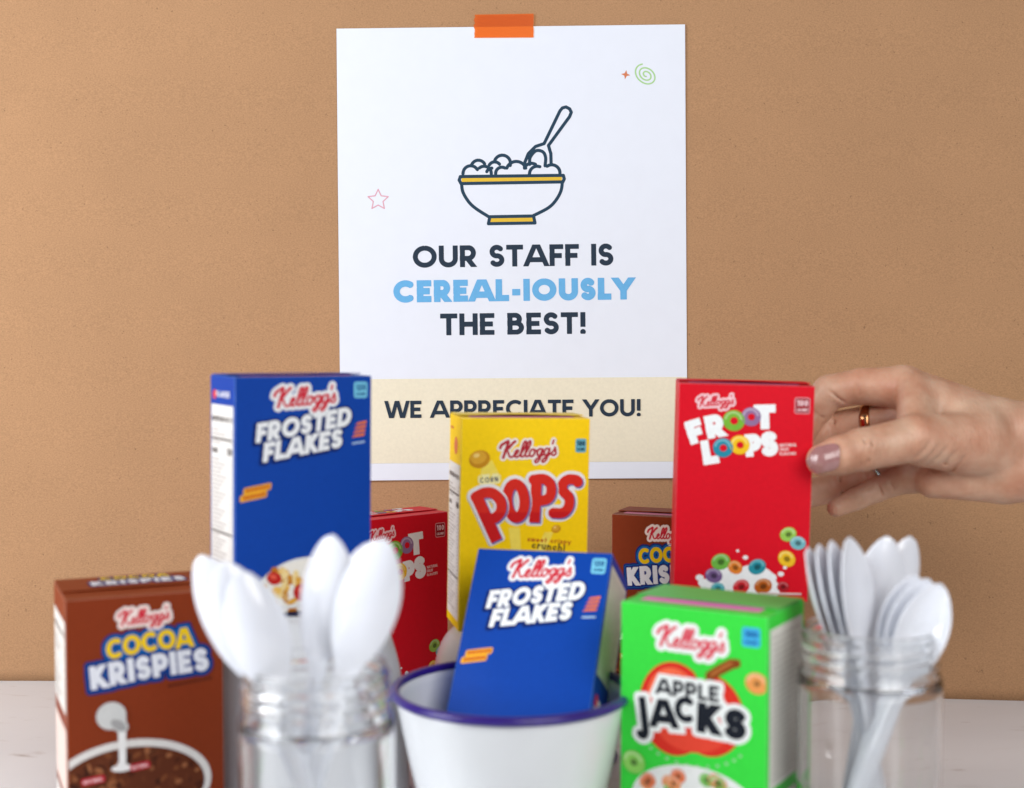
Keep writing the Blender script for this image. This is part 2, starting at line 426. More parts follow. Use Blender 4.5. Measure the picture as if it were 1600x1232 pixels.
# ------------------------------------------------------------------ poster (measured in a 1600 px wide grid, laid on the board at its real size)
def on_board(u, v, off):
    y = 94.0
    for _ in range(4):
        p = at(u, v, y); y = float(board_y(p.x, p.z)) - off
    p = at(u, v, y); return p
PC = {}
for cu in (526, 1075):
    for cv_ in (39, 751): PC[cu, cv_] = on_board(cu, cv_, 0)
P00, P10, P01, P11 = PC[526, 39], PC[1075, 39], PC[526, 751], PC[1075, 751]
def poster_pt(u, v, z):
    s, t = (u - 526) / 549, (v - 39) / 712
    p = P00.lerp(P10, s).lerp(P01.lerp(P11, s), t)
    curl = .05 + .10 * abs(s - .45) ** 2 + 7.0 * max(0, t - .8) ** 2 * (.35 + 2.2 * (s - .5) ** 2) + .03 * math.sin(5 * t + 2 * s)
    return (p.x, float(board_y(p.x, p.z)) - curl - z, p.z)
poster = empty('poster', on_board(800, 395, 0))
tag(poster, 'white poster with a drawn cereal bowl and dark blue lettering taped to the board', 'poster')
poster_inv = Vector(poster.location) / CM
def pp(u, v, z): q = poster_pt(u, v, z); return (q[0] - poster_inv.x, q[1] - poster_inv.y, q[2] - poster_inv.z)
edge = [(526, 45.5), (1070, 39), (1075, 746.5), (532.5, 751)]
paper = mat('poster_paper', (224, 228, 238), rough=.62, spec=.3, noise=.008, nscale=90, bump=.06, bscale=500)
pv, pf = [], []
NU, NV = 56, 72
for j in range(NV + 1):
    for i in range(NU + 1):
        s, t = i / NU, j / NV
        a = np.array(edge[0]) * (1 - s) + np.array(edge[1]) * s; b2 = np.array(edge[3]) * (1 - s) + np.array(edge[2]) * s
        q = a * (1 - t) + b2 * t; pv.append(pp(q[0], q[1], 0))
M_ = len(pv); pv += [(x, y + .02, z) for x, y, z in pv]
for j in range(NV):
    for i in range(NU):
        a = j * (NU + 1) + i; pf.append((a + NU + 1, a + NU + 2, a + 1, a)); pf.append((M_ + a, M_ + a + 1, M_ + a + NU + 2, M_ + a + NU + 1))
mesh_obj('paper_sheet', pv, pf, paper, parent=poster, smooth=True)
GP = .006
def poster_part(name, items, region, step=.7):
    cvp = Canvas(*region, step); P = Print()
    for k, (fn, col) in enumerate(items): P.add(cvp, fn(cvp), pink(col), (3 if name == 'cream_band' else 1) + k, GP)
    return P.build(name, pp, poster)
NAVY = (38, 52, 68); SKY = (104, 172, 220)
TR = .55
poster_part('cream_band', [(lambda c: c.poly([(531.5, 592.5), (1073.5, 589), (1074.5, 721), (532.3, 724.5)]), (228, 220, 197))], (526, 585, 1078, 728), 2.0)
# bands are long flat sheets, so lettering above them starts a few layers higher
def pw(name, txt, x, y, size, width, t, col, rot=TR, layer=2):
    cvp = Canvas(x - width / 2 - 12, y - size - 12, x + width / 2 + 12, y + 16, .6); P = Print()
    tr = .075
    P.add(cvp, word(cvp, txt, size, x, y, t=t, track=tr, rot=rot, fit=width), pink(col), layer, GP)
    return P.build(name, pp, poster)
pw('headline_lettering', 'OUR STAFF IS', 802, 416, 34, 314, .215, NAVY, .65)
pw('headline_lettering', 'CEREAL-IOUSLY', 802.5, 470, 34.5, 376, .275, SKY, .75)
pw('headline_lettering', 'THE BEST!', 802, 522.5, 34, 228, .215, NAVY, .6)
pw('thanks_lettering', 'WE APPRECIATE YOU!', 802, 652, 27, 400, .20, NAVY, .4, 9)
# the bowl drawing
def bowl_draw():
    cvp = Canvas(705, 155, 905, 360, .5); P = Print(); lw = 2.5
    zx = lambda a, b: (500 + a * .375, b * .375)
    Z = lambda pts: [zx(*p) for p in pts]
    yel = cvp.poly(Z([(590, 732), (1008, 727), (1008, 752), (590, 760)]))
    yel = np.minimum(yel, cvp.poly(Z([(712, 905), (885, 903), (892, 926), (705, 928)])))
    P.add(cvp, yel, pink((222, 182, 58)), 1, GP)
    F = cvp.full()
    bowlL = spline(Z([(590, 765), (596, 800), (620, 840), (650, 868), (700, 900)]))
    bowlR = spline(Z([(1010, 757), (1004, 795), (982, 835), (950, 866), (890, 897)]))
    for st in (bowlL, bowlR, Z([(585, 735), (1014, 730)]), Z([(588, 764), (1012, 757)]), Z([(585, 735), (580, 750), (588, 764)]), Z([(1014, 730), (1018, 745), (1012, 757)]),
               Z([(708, 902), (890, 899), (896, 928), (702, 931), (708, 902)])):
        cvp.stroke(st, lw, 'round', out=F)
    spoon = Z([(852, 700), (854, 675), (868, 640), (898, 610), (934, 598), (1000, 462), (1010, 450), (1025, 446), (1040, 454), (1047, 468), (1040, 486), (952, 606), (962, 640), (963, 680)])
    cvp.stroke(spoon, lw, 'round', out=F)
    cvp.stroke(spline(Z([(874, 684), (876, 655), (900, 628), (928, 632), (940, 655), (938, 690)])), lw, 'round', out=F)
    for x, y, r, a0, a1 in ((628, 722, 32, 30, 182), (684, 722, 30, -2, 130), (660, 697, 30, 30, 160), (760, 680, 34, -15, 165), (728, 700, 26, 40, 150),
                            (758, 722, 26, 60, 182), (818, 714, 42, 20, 160), (882, 712, 32, 60, 130), (905, 724, 32, 70, 180), (966, 720, 34, 0, 125), (716, 722, 22, 90, 160)):
        cvp.stroke(Z([(px, 2 * y - py) for px, py in arc(x, y, r, r, a0, a1, 10)]), lw, 'round', out=F)
    P.add(cvp, F, pink((36, 62, 82)), 2, GP); P.build('bowl_drawing', pp, poster)
bowl_draw()
def star_pts(cx, cy, ro, ri, n, rot=90): return [(cx + (ro if k % 2 == 0 else ri) * math.cos(R(rot + 180 * k / n)), cy - (ro if k % 2 == 0 else ri) * math.sin(R(rot + 180 * k / n))) for k in range(2 * n)]
sp_ = star_pts(591, 312, 16.5, 8, 5); poster_part('pink_star', [(lambda c: c.stroke(sp_ + sp_[:1], .95), (214, 160, 174))], (570, 290, 612, 334), .4)
poster_part('orange_star', [(lambda c: c.poly(star_pts(977.5, 117, 7.5, 2.7, 4, 82)), (206, 122, 82))], (966, 106, 990, 128), .4)
spi = []
for k in range(90):
    a = k / 89; th = 2.45 * 2 * math.pi * a; r = 3 + 16.5 * a
    x = r * math.cos(th + 1.0); y = r * .76 * math.sin(th + 1.0); cr, sr = math.cos(R(38)), math.sin(R(38))
    spi.append((1009.5 + x * cr - y * sr, 117.5 + x * sr + y * cr))
poster_part('green_spiral', [(lambda c: c.stroke(spi, 1.15), (164, 204, 140))], (986, 94, 1034, 140), .4)

# orange tape
def tape_material():
    m = bpy.data.materials.new('orange_tape'); m.use_nodes = True; nt = m.node_tree; b = nt.nodes['Principled BSDF']
    b.inputs['Base Color'].default_value = (*lin((252, 112, 36)), 1); b.inputs['Roughness'].default_value = .38
    t = nt.nodes.new('ShaderNodeBsdfTransparent'); t.inputs[0].default_value = (1, .50, .13, 1)
    mx = nt.nodes.new('ShaderNodeMixShader'); mx.inputs[0].default_value = .42
    nt.links.new(t.outputs[0], mx.inputs[1]); nt.links.new(b.outputs[0], mx.inputs[2])
    nt.links.new(mx.outputs[0], nt.nodes['Material Output'].inputs[0]); return m
tpts = [(740.5, 24), (834, 22), (833, 59), (744, 60.8)]
tcv = Canvas(736, 18, 838, 64, .6); TP = Print()
lft = []
rr = random.Random(3)
for k in range(12): lft.append((741 + rr.uniform(-.7, 1.8), 60 - 36 * k / 11))
poly = lft + [(833.5, 22.5)] + [(833.5 + rr.uniform(-.5, .5), 22.5 + 37 * k / 8) for k in range(1, 9)]
TP.add(tcv, tcv.poly(poly), tape_material(), 1, 0)
tl = on_board(787, 41, .1)
tape = TP.build('tape_strip', lambda u, v, z: tuple(np.array(poster_pt(u, v, .045 + (.0 if v > 41 else 0))) - np.array(tl)), None)
tape.location = tl * CM
tag(tape, 'short strip of translucent orange tape holding the top edge of the poster', 'tape')

# ------------------------------------------------------------------ cereal boxes: front art in units of box width = 100, v down from the top edge
WHITE = (236, 238, 240); REDINK = (206, 42, 60)
BLUE = (5, 64, 160); RED = (212, 12, 34); YEL = (252, 210, 8); BROWN = (130, 50, 18); GREEN = (56, 214, 66)
def new(step=.32, u0=0, v0=0, u1=100, v1=166): return Canvas(u0, v0, u1, v1, step)
def maker(width, cx, cy, rot=0, red=REDINK, white=WHITE, grow=2.2):
    h = width * .55
    cv = new(.22, cx - width * .6, cy - h * .75, cx + width * .62, cy + h * .8); F = script(cv, width, cx, cy, rot); P = Print()
    P.add(cv, F - grow, ink(white), 3); P.add(cv, F, ink(red), 4); return P
def badge(u0, v0, u1, v1, num, col, dark, frame=None):
    cv = new(.2, u0 - 2, v0 - 2, u1 + 2, v1 + 2); P = Print(); w = u1 - u0; h = v1 - v0
    B = cv.rbox(u0, v0, u1, v1, 1.8)
    if frame:
        P.add(cv, B, ink(frame), 2); P.add(cv, B + .7, ink(col), 3)
    else: P.add(cv, B, ink(col), 2)
    P.add(cv, word(cv, num, h * .36, (u0 + u1) / 2, v0 + h * .52, t=.22, fit=w * .72), ink(dark), 5)
    P.add(cv, word(cv, 'CALORIES', h * .17, (u0 + u1) / 2, v0 + h * .84, t=.22, fit=w * .74), ink(dark), 5)
    return P
def ring_loop(cv, P, u, v, r, col, lay=6, hole=.36, squash=.9, rot=20, hcol=None):
    P.add(cv, cv.ellipse(u, v, r, r * squash, rot), ink(col), lay)
    lite = tuple(min(255, int(c + (255 - c) * .35)) for c in col); dk = tuple(int(c * .62) for c in col)
    P.add(cv, np.maximum(np.abs(cv.ellipse(u - r * .04, v - r * .06, r * .72, r * .72 * squash, rot)) - r * .10, cv.V - v + r * .1), ink(lite), lay + 1)
    P.add(cv, cv.ellipse(u + r * .03, v + r * .02, r * hole, r * hole * squash, rot), ink(hcol or dk), lay + 2)

def art_flakes(num):
    A = {}
    A['maker_logo'] = maker(46, 50, 14, 4)
    A['calorie_badge'] = badge(87, 3, 97.5, 14.5, num, (120, 200, 228), (28, 84, 140))
    cv = new(.25, 0, 14, 100, 66); P = Print()
    F = word(cv, 'FROSTED', 12.9, 49, 38.8, t=.245, track=.07, rot=8.5, shear=.26, fit=71)
    F = word(cv, 'FLAKES', 12.9, 48, 53.2, t=.245, track=.07, rot=8.5, shear=.26, fit=59, F=F)
    sh = np.full_like(F, 1e3); k = 5; sh[k:, :-k] = F[:-k, k:]
    P.add(cv, np.minimum(sh, F) - 1.5, ink((8, 38, 104)), 2); P.add(cv, F - .2, ink(WHITE), 4)
    A['wordmark'] = P
    cv = new(.2, 84, 28, 99, 50); P = Print()
    for k in range(4):
        y = 32 + k * 2.9; P.add(cv, cv.poly([(88.5 - k * .9 + 1.5, y), (97 - k * .5, y - 1.3), (96.6 - k * .5, y + .6), (88 - k * .9, y + 1.8)]), ink((240, 122, 36)), 2)
    P.add(cv, cv.rbox(85.5, 45.6, 95.5, 46.9, .4, 6), ink((170, 196, 226)), 2)
    A['speed_stripes'] = P
    cv = new(.25, 0, 66, 32, 92); P = Print()
    for (a, b, y) in ((5, 25, 75.5), (2.5, 22, 80.5)): P.add(cv, cv.rbox(a, y - 2.3, b, y + 2.3, 1.4, 9, .25), ink((238, 170, 40)), 2)
    for (a, b, y) in ((7, 23, 75.5), (5, 20, 80.5)):
        for k in range(6):
            x = a + (b - a) * k / 5.5; P.add(cv, cv.rbox(x, y - 1.1 - (k - 2) * .42, x + 2.0, y + 1.1 - (k - 2) * .42, .3, 9, .2), ink((196, 74, 30)), 4)
    A['slogan'] = P
    cv = new(.3, 0, 118, 100, 164); P = Print()
    bowl = np.maximum(cv.ellipse(52, 156, 41, 31), 124.5 - cv.V)
    P.add(cv, bowl, ink((226, 226, 224)), 2)
    P.add(cv, cv.ellipse(52, 152, 36.5, 25), ink((240, 236, 226)), 3)
    rr = random.Random(4)
    for k in range(70):
        a = rr.uniform(0, 6.28); q = math.sqrt(rr.random()); x = 52 + 34 * q * math.cos(a); y = 150 + 22 * q * math.sin(a)
        c = rr.choice([(222, 164, 62), (206, 138, 44), (236, 190, 96), (190, 116, 36), (240, 214, 150)])
        P.add(cv, cv.ellipse(x, y, rr.uniform(3, 6), rr.uniform(1.8, 3.2), rr.uniform(0, 180)), ink(c), 4 + k % 5)
    for x, y, s in ((27, 138, 5.5), (49, 150, 8), (69, 141, 5)):
        P.add(cv, cv.ellipse(x, y, s, s * .8, 25), ink((188, 34, 30)), 10); P.add(cv, cv.ellipse(x - s * .15, y - s * .2, s * .5, s * .3, 25), ink((226, 92, 70)), 11)
    P.add(cv, cv.rbox(30, 157.5, 75, 160, .8), ink((226, 226, 224)), 12)
    P.add(cv, cv.rbox(0, 162.3, 100, 164, .2), ink((40, 30, 36)), 12)
    A['bowl_picture'] = P
    return A
def art_loops():
    A = {}
    A['maker_logo'] = maker(27, 27, 12.5, 6, white=(240, 200, 206), grow=1.5)
    A['calorie_badge'] = badge(86, 7.5, 97.5, 20, '100', (150, 22, 36), (236, 200, 204), (222, 150, 158))
    cv = new(.22, 4, 10, 78, 66); P = Print(); F = cv.full()
    for c, sz, x, y, r, wd, t in (('F', 17.5, 15.0, 44.0, 19, 11.5, .27), ('R', 17, 29.0, 39.5, 12, 14, .27), ('T', 18, 64.5, 32, 3, 15.5, .28),
                                 ('L', 18, 25.5, 60.0, 11, 11.5, .27), ('P', 16.5, 57.0, 53.2, 6, 11.5, .29), ('S', 18, 68.6, 52.6, 4, 12.5, .27)):
        F = word(cv, c, sz, x, y, t=t, rot=r, fit=wd, F=F)
    P.add(cv, F - .45, ink(WHITE), 2)
    for x, y, r, c in ((41, 26.5, 8.2, (118, 176, 56)), (53.8, 23.2, 7.4, (142, 108, 150)), (33.5, 47.6, 7.6, (40, 136, 160)), (46, 45, 7.5, (238, 190, 32))):
        ring_loop(cv, P, x, y, r, c, 3, .36, .97, 20, RED)
    A['wordmark'] = P
    cv = new(.16, 74, 41, 95, 54); P = Print()
    for k, tx in enumerate(('NATURAL', 'FRUIT', 'FLAVORS')):
        P.add(cv, word(cv, tx, 2.35, 76, 45.6 + 3.3 * k, t=.2, rot=3, align='l', fit=None, xs=.88), ink((244, 214, 214)), 2)
    A['slogan'] = P
    cv = new(.3, 0, 100, 100, 162); P = Print(); rr = random.Random(8)
    sp = np.minimum(cv.ellipse(50, 156, 30, 13), cv.ellipse(40, 148, 13, 9, -20)); sp = np.minimum(sp, cv.ellipse(62, 148, 15, 10, 15))
    for x, y, r in ((19, 149, 3), (80, 144, 2.3), (83, 139, 1.5), (73, 147, 4), (22, 153, 4), (53, 132, 2), (47, 127, 1.2)): sp = np.minimum(sp, cv.ellipse(x, y, r, r * .8))
    P.add(cv, sp, ink((238, 236, 240)), 2)
    for x, y, r, c in ((34.5, 136, 7.2, (110, 176, 70)), (45.5, 140, 5.8, (226, 128, 48)), (62, 139, 6.8, (40, 140, 158)), (29.5, 147, 6.6, (118, 90, 140)), (50.5, 155, 6.4, (208, 40, 50)),
                       (67, 154, 6.8, (186, 92, 30)), (84, 132, 6.8, (236, 186, 40)), (84.5, 113, 6.2, (150, 196, 84)), (92, 119.5, 6.0, (116, 178, 190)), (33, 157, 5.2, (60, 160, 176)), (82, 154, 4.6, (170, 30, 40))):
        ring_loop(cv, P, x, y, r, c, 3, .36, .86, rr.uniform(-40, 40))
    P.add(cv, cv.rbox(64, 158.6, 96, 160, .5, 1), ink((214, 190, 190)), 7)
    A['loops_picture'] = P
    return A
def art_pops():
    A = {}
    m = lambda zx, zy: ((zx - 205) / 9.3, (zy - 175) / 9.5)
    A['maker_logo'] = maker(45, 51.5, 24, 3, white=(240, 232, 226), red=(176, 36, 50), grow=1.5)
    A['calorie_badge'] = badge(89.3, 14.5, 98, 25.5, '100', (104, 172, 190), (30, 70, 90))
    cv = new(.25, 4, 38, 100, 100); P = Print()
    def st(F, pts, h, sp=False):
        q = [m(*p) for p in pts]; cv.stroke(spline(q, 8) if sp else q, h, 'butt', out=F, pad=4); return F
    p1 = st(st(cv.full(), [(305, 725), (462, 1068)], 4.5), [(300, 745), (365, 712), (430, 716), (484, 770), (492, 838), (455, 892), (405, 905)], 4.1, True)
    q = [m(598 + 64 * math.cos(k / 24 * 6.2832 + 0) + 8 * math.sin(k / 24 * 6.2832), 772 + 125 * math.sin(k / 24 * 6.2832)) for k in range(25)]; o1 = cv.stroke(q, 4.1, 'butt', pad=4)
    cv.stroke([q[-2], q[0], q[1]], 4.1, 'butt', out=o1, pad=4)
    p2 = st(st(cv.full(), [(750, 582), (738, 936)], 4.2), [(720, 618), (800, 612), (850, 650), (858, 715), (830, 762), (745, 778)], 4.0, True)
    s1 = st(cv.full(), [(1058, 640), (1045, 622), (985, 618), (946, 650), (946, 700), (992, 752), (992, 820), (950, 866), (872, 866)], 4.0, True)
    P.add(cv, np.minimum(np.minimum(p1, o1), np.minimum(p2, s1)) - 2.6, ink((238, 236, 236)), 1)
    for n_, F in enumerate((s1, p2, o1, p1)):
        b_ = 2 + 4 * n_; sh = np.full_like(F, 1e3); k = 4; sh[k:, k:] = F[:-k, :-k]
        P.add(cv, F - 1.7, ink((238, 236, 236)), b_); P.add(cv, np.maximum(sh - .2, F - 1.7), ink((112, 108, 168)), b_ + 1); P.add(cv, F, ink((218, 42, 30)), b_ + 2)
        P.add(cv, np.maximum(F, 72 - cv.V), ink((204, 26, 28)), b_ + 3)
    for x, y in ((1108, 618), (932, 380)):
        cu, cvv = m(x, y)
    A['wordmark'] = P
    cv = new(.2, 10, 38, 36, 52); P = Print()
    P.add(cv, cv.rbox(12.5, 42, 30.5, 50, 3, 4), ink((246, 236, 170)), 1)
    P.add(cv, word(cv, 'CORN', 3.9, 21.3, 48.4, t=.19, track=.32, rot=4, fit=14), ink((70, 76, 104)), 3); A['small_lettering'] = P
    cv = new(.3, 2, 20, 100, 112); P = Print()
    pale = (246, 222, 90)
    P.add(cv, cv.poly([(15, 38), (23, 31), (31, 46), (14, 46)]), ink(pale), 1)
    P.add(cv, cv.poly([(37, 84), (46, 84), (48, 112), (41, 112)]), ink(pale), 1); P.add(cv, cv.poly([(66, 88), (73, 88), (62, 112), (55, 112)]), ink(pale), 1)
    for x, y, r in ((13.5, 30.5, 8.2), (75, 85.5, 3.7)):
        P.add(cv, cv.ellipse(x, y, r, r * .84, -15), ink((202, 140, 26)), 2); P.add(cv, cv.ellipse(x - r * .1, y - r * .15, r * .78, r * .6, -15), ink((222, 166, 48)), 3)
        P.add(cv, cv.ellipse(x - r * .3, y - r * .35, r * .3, r * .2, -15), ink((244, 210, 120)), 4)
    A['kernel_picture'] = P
    cv = new(.16, 48, 86, 92, 106); P = Print()
    P.add(cv, word(cv, 'sweet crispy', 3.5, 69.5, 96.3, t=.17, track=.2, rot=-5, fit=35, cap='round'), ink((186, 84, 30)), 2)
    P.add(cv, word(cv, 'crunch!', 5.0, 69, 101.8, t=.19, track=.14, rot=-7, fit=27, cap='round'), ink((78, 58, 34)), 2); A['slogan'] = P
    return A
def art_krispies():
    A = {}
    A['maker_logo'] = maker(33, 49, 13.5, 4, white=(240, 222, 216), grow=2.0)
    cv = new(.22, 6, 16, 98, 66); P = Print()
    F1 = word(cv, 'COCOA', 13.2, 53, 37.8, t=.24, track=.05, rot=4, fit=56, arch=1.5)
    F2 = word(cv, 'KRISPIES', 15.5, 53, 55.5, t=.27, track=.06, rot=4.5, fit=77, arch=1.6)
    F = np.minimum(F1, F2)
    P.add(cv, F - 3.4, ink((20, 40, 112)), 2); P.add(cv, F - 2.0, ink((10, 96, 172)), 3); P.add(cv, F2 - 1.5, ink((22, 44, 122)), 4)
    P.add(cv, F1 - .1, ink((238, 198, 14)), 5); P.add(cv, F2, ink((226, 228, 236)), 6)
    A['wordmark'] = P
    cv = new(.25, 60, 54, 96, 64); P = Print()
    for k in range(9): P.add(cv, cv.rbox(64 + 3.3 * k, 59.4 - .3 * k, 66.5 + 3.3 * k, 60.9 - .3 * k, .3, 5), ink((70, 26, 14)), 2)
    A['slogan'] = P
    cv = new(.3, 0, 60, 100, 166); P = Print(); rr = random.Random(2)
    P.add(cv, cv.ellipse(39, 124, 53, 31), ink((226, 222, 218)), 2)
    P.add(cv, cv.ellipse(39, 125, 48.5, 27), ink((96, 46, 24)), 3)
    for k in range(150):
        a = rr.uniform(0, 6.28); q = math.sqrt(rr.random()); x = 39 + 46.5 * q * math.cos(a); y = 125 + 25 * q * math.sin(a)
        P.add(cv, cv.ellipse(x, y, rr.uniform(1.8, 3.4), rr.uniform(1.1, 1.8), rr.uniform(0, 180)), ink(rr.choice([(74, 32, 16), (128, 70, 38), (156, 96, 60), (104, 52, 28), (60, 26, 14)])), 4 + k % 4)
    st = cv.poly([(31, 80), (36.5, 78), (36, 108), (38, 112), (29, 112), (31.5, 106)])
    P.add(cv, np.minimum(st, cv.ellipse(33.5, 111, 7, 2.4)), ink((240, 238, 236)), 8)
    jug = np.minimum(cv.ellipse(27, 76, 9.5, 9), cv.ellipse(31.5, 82, 7, 4.4, 35))
    P.add(cv, jug, ink((208, 208, 206)), 9); P.add(cv, cv.ellipse(31.5, 82.5, 5.6, 3, 35), ink((166, 164, 164)), 10)
    for x, y, w in ((15, 117, 15), (45, 111, 13)):
        P.add(cv, cv.rbox(x - w / 2, y - 2.4, x + w / 2, y + 2.4, 1.2, 6), ink((190, 40, 54)), 10)
        P.add(cv, word(cv, 'NATURAL', 2.2, x, y + 1.2, t=.2, rot=6, fit=w * .8), ink((240, 214, 214)), 12)
    A['bowl_picture'] = P
    return A
def art_apple():
    A = {}
    A['maker_logo'] = maker(47, 49, 20, 1, white=(236, 238, 236), red=(214, 74, 90), grow=3.0)
    A['calorie_badge'] = badge(84, 6.5, 96, 19, '100', (66, 176, 224), (24, 92, 160))
    cv = new(.25, 0, 34, 100, 106); P = Print()
    ap = np.minimum(cv.ellipse(38, 66, 25, 31), cv.ellipse(62, 67, 24, 27)); ap = np.maximum(ap, -cv.ellipse(58, 36, 6, 9, 10)); 
    P.add(cv, ap, ink((214, 48, 34)), 2)
    P.add(cv, np.maximum(cv.ellipse(37, 60, 18, 21), -cv.ellipse(40, 65, 19, 22)), ink((240, 106, 70)), 3)
    P.add(cv, np.maximum(cv.ellipse(50, 78, 24, 15), 0 - (cv.V - 80)), ink((226, 70, 50)), 3)
    F = cv.full(); F = word(cv, 'APPLE', 10.5, 47.5, 57.5, t=.22, track=.08, rot=0, fit=44, F=F)
    for c, sz, x, y, r, wd, t in (('J', 29, 16.5, 90, 8, 9.5, .20), ('A', 19, 31.5, 79.5, 4, 18, .27), ('C', 17.5, 45.5, 74, 0, 13.5, .27), ('K', 20, 62, 79, -2, 16.5, .29), ('S', 19, 79.5, 79.5, -5, 16, .28)):
        F = word(cv, c, sz, x, y, t=t, rot=r, fit=wd, F=F, pad=6)
    P.add(cv, F - 3.3, ink((234, 238, 236)), 4); P.add(cv, F, ink((26, 30, 40)), 6)
    A['wordmark'] = P
    cv = new(.3, 0, 28, 100, 164); P = Print()
    P.add(cv, cv.stroke(spline([(63, 41), (69, 36.5), (77, 31.5), (80, 30.5)]), 3.3), ink((132, 66, 20)), 3)
    P.add(cv, cv.stroke(spline([(64, 40), (70, 35.5), (77, 30.8)]), 1.0), ink((176, 106, 48)), 4)
    ring_loop(cv, P, 94, 42, 7.6, (226, 150, 80), 3, .25); ring_loop(cv, P, 9.5, 106, 8.4, (140, 208, 96), 9, .3)
    for k in range(13):
        a = R(200 + 11 * k) * -1; P.add(cv, cv.rbox(50 + 38 * math.cos(a) - 1, 80 + 22 * math.sin(a) - .8, 50 + 38 * math.cos(a) + 1, 80 + 22 * math.sin(a) + .8, .2), ink((168, 206, 168)), 2)
    P.add(cv, cv.ellipse(52, 128, 44, 26), ink((232, 234, 232)), 3); rr = random.Random(6)
    for k in range(34):
        a = rr.uniform(0, 6.28); q = math.sqrt(rr.random()); ring_loop(cv, P, 52 + 38 * q * math.cos(a), 128 + 21 * q * math.sin(a), 5.2, rr.choice([(226, 120, 80), (120, 186, 90), (232, 150, 100)]), 4 + 2 * (k % 3), .3)
    A['bowl_picture'] = P
    return A

def panel_art(kind):
    """narrow side panel in 0..50 x 0..164 units"""
    P = Print(); cv = new(.25, 0, 0, 50, 166); dk = (74, 60, 58); pale = (226, 222, 216)
    if kind == 'flakes':
        P.add(cv, cv.rbox(2, 19, 48, 158, .6), ink((228, 226, 222)), 1)
        P.add(cv, word(cv, 'FLAKES', 4, 27, 13.5, t=.22, fit=28), ink((226, 226, 236)), 2)
        P.add(cv, cv.ellipse(9, 12, 4, 3.4), ink((206, 60, 70)), 2)
        top, rows = 27, 40
    elif kind == 'pops':
        P.add(cv, cv.rbox(2, 36, 48, 158, .6), ink((232, 230, 226)), 1); P.add(cv, cv.ellipse(30, 22, 7, 7), ink((226, 120, 80)), 2)
        P.add(cv, cv.rbox(5, 8, 18, 10, .4), ink((214, 120, 60)), 2); top, rows = 44, 34
    elif kind == 'krispies':
        P.add(cv, cv.rbox(1, 14, 49, 74, .6), ink(pale), 1); P.add(cv, cv.rbox(1, 84, 49, 128, 3), ink((228, 206, 196)), 1); P.add(cv, cv.rbox(1, 134, 49, 160, 1), ink(pale), 1); top, rows = 22, 14
    elif kind == 'apple':
        P.add(cv, cv.rbox(2, 8, 48, 112, .6), ink((224, 224, 216)), 1); P.add(cv, cv.rbox(3, 120, 48, 132, 1), ink((220, 222, 214)), 1)
        P.add(cv, cv.rbox(8, 136, 30, 160, 1), ink((214, 220, 208)), 1); P.add(cv, cv.rbox(2, 126, 9, 137, 2, 20), ink((206, 80, 80)), 2); top, rows = 12, 0
        for k in range(24): P.add(cv, cv.rbox(5, 14 + 4 * k, 45 - (k * 7) % 9, 14.9 + 4 * k, .3), ink((176, 170, 164)), 2)
    else:
        P.add(cv, cv.rbox(2, 6, 48, 84, .6), ink((206, 200, 194)), 1); P.add(cv, cv.rbox(6, 98, 20, 122, 2), ink((222, 218, 220)), 1); P.add(cv, cv.rbox(5, 96, 12, 104, 2), ink((196, 50, 60)), 2)
        P.add(cv, cv.rbox(10, 132, 34, 154, 1), ink((110, 150, 196)), 1); top, rows = 10, 0
        for k in range(17): P.add(cv, cv.rbox(6, 12 + 4 * k, 44 - (k * 5) % 11, 12.8 + 4 * k, .3), ink((178, 172, 168)), 2)
    if rows:
        P.add(cv, word(cv, 'Nutrition', 4.4, 24, top + 4, t=.2, fit=40, cap='round') if False else word(cv, 'NUTRITION FACTS', 3.6, 25, top + 3.6, t=.2, fit=42), ink(dk), 3)
        y = top + 9
        for k in range(rows):
            if kind != 'krispies' and k in (2, 24): P.add(cv, cv.rbox(3.5, y, 46.5, y + 1.5, 0), ink(dk), 3)
            elif kind != 'krispies' and k == 5:
                P.add(cv, word(cv, 'CALORIES', 3.4, 4, y + 2, t=.2, align='l', xs=.62), ink(dk), 3); P.add(cv, word(cv, '120' if kind == 'flakes' else '100', 5, 41, y + 2.4, t=.22, fit=10), ink(dk), 3)
            elif k in (4, 6): pass
            else: P.add(cv, cv.rbox(4, y, 20 + (k * 13) % 18, y + .8, .2), ink((160, 150, 146)), 3); P.add(cv, cv.rbox(42, y, 46, y + .8, .2), ink((160, 150, 146)), 3)
            y += 2.95
            if y > 154 or (kind == 'krispies' and y > 70): break
    return P

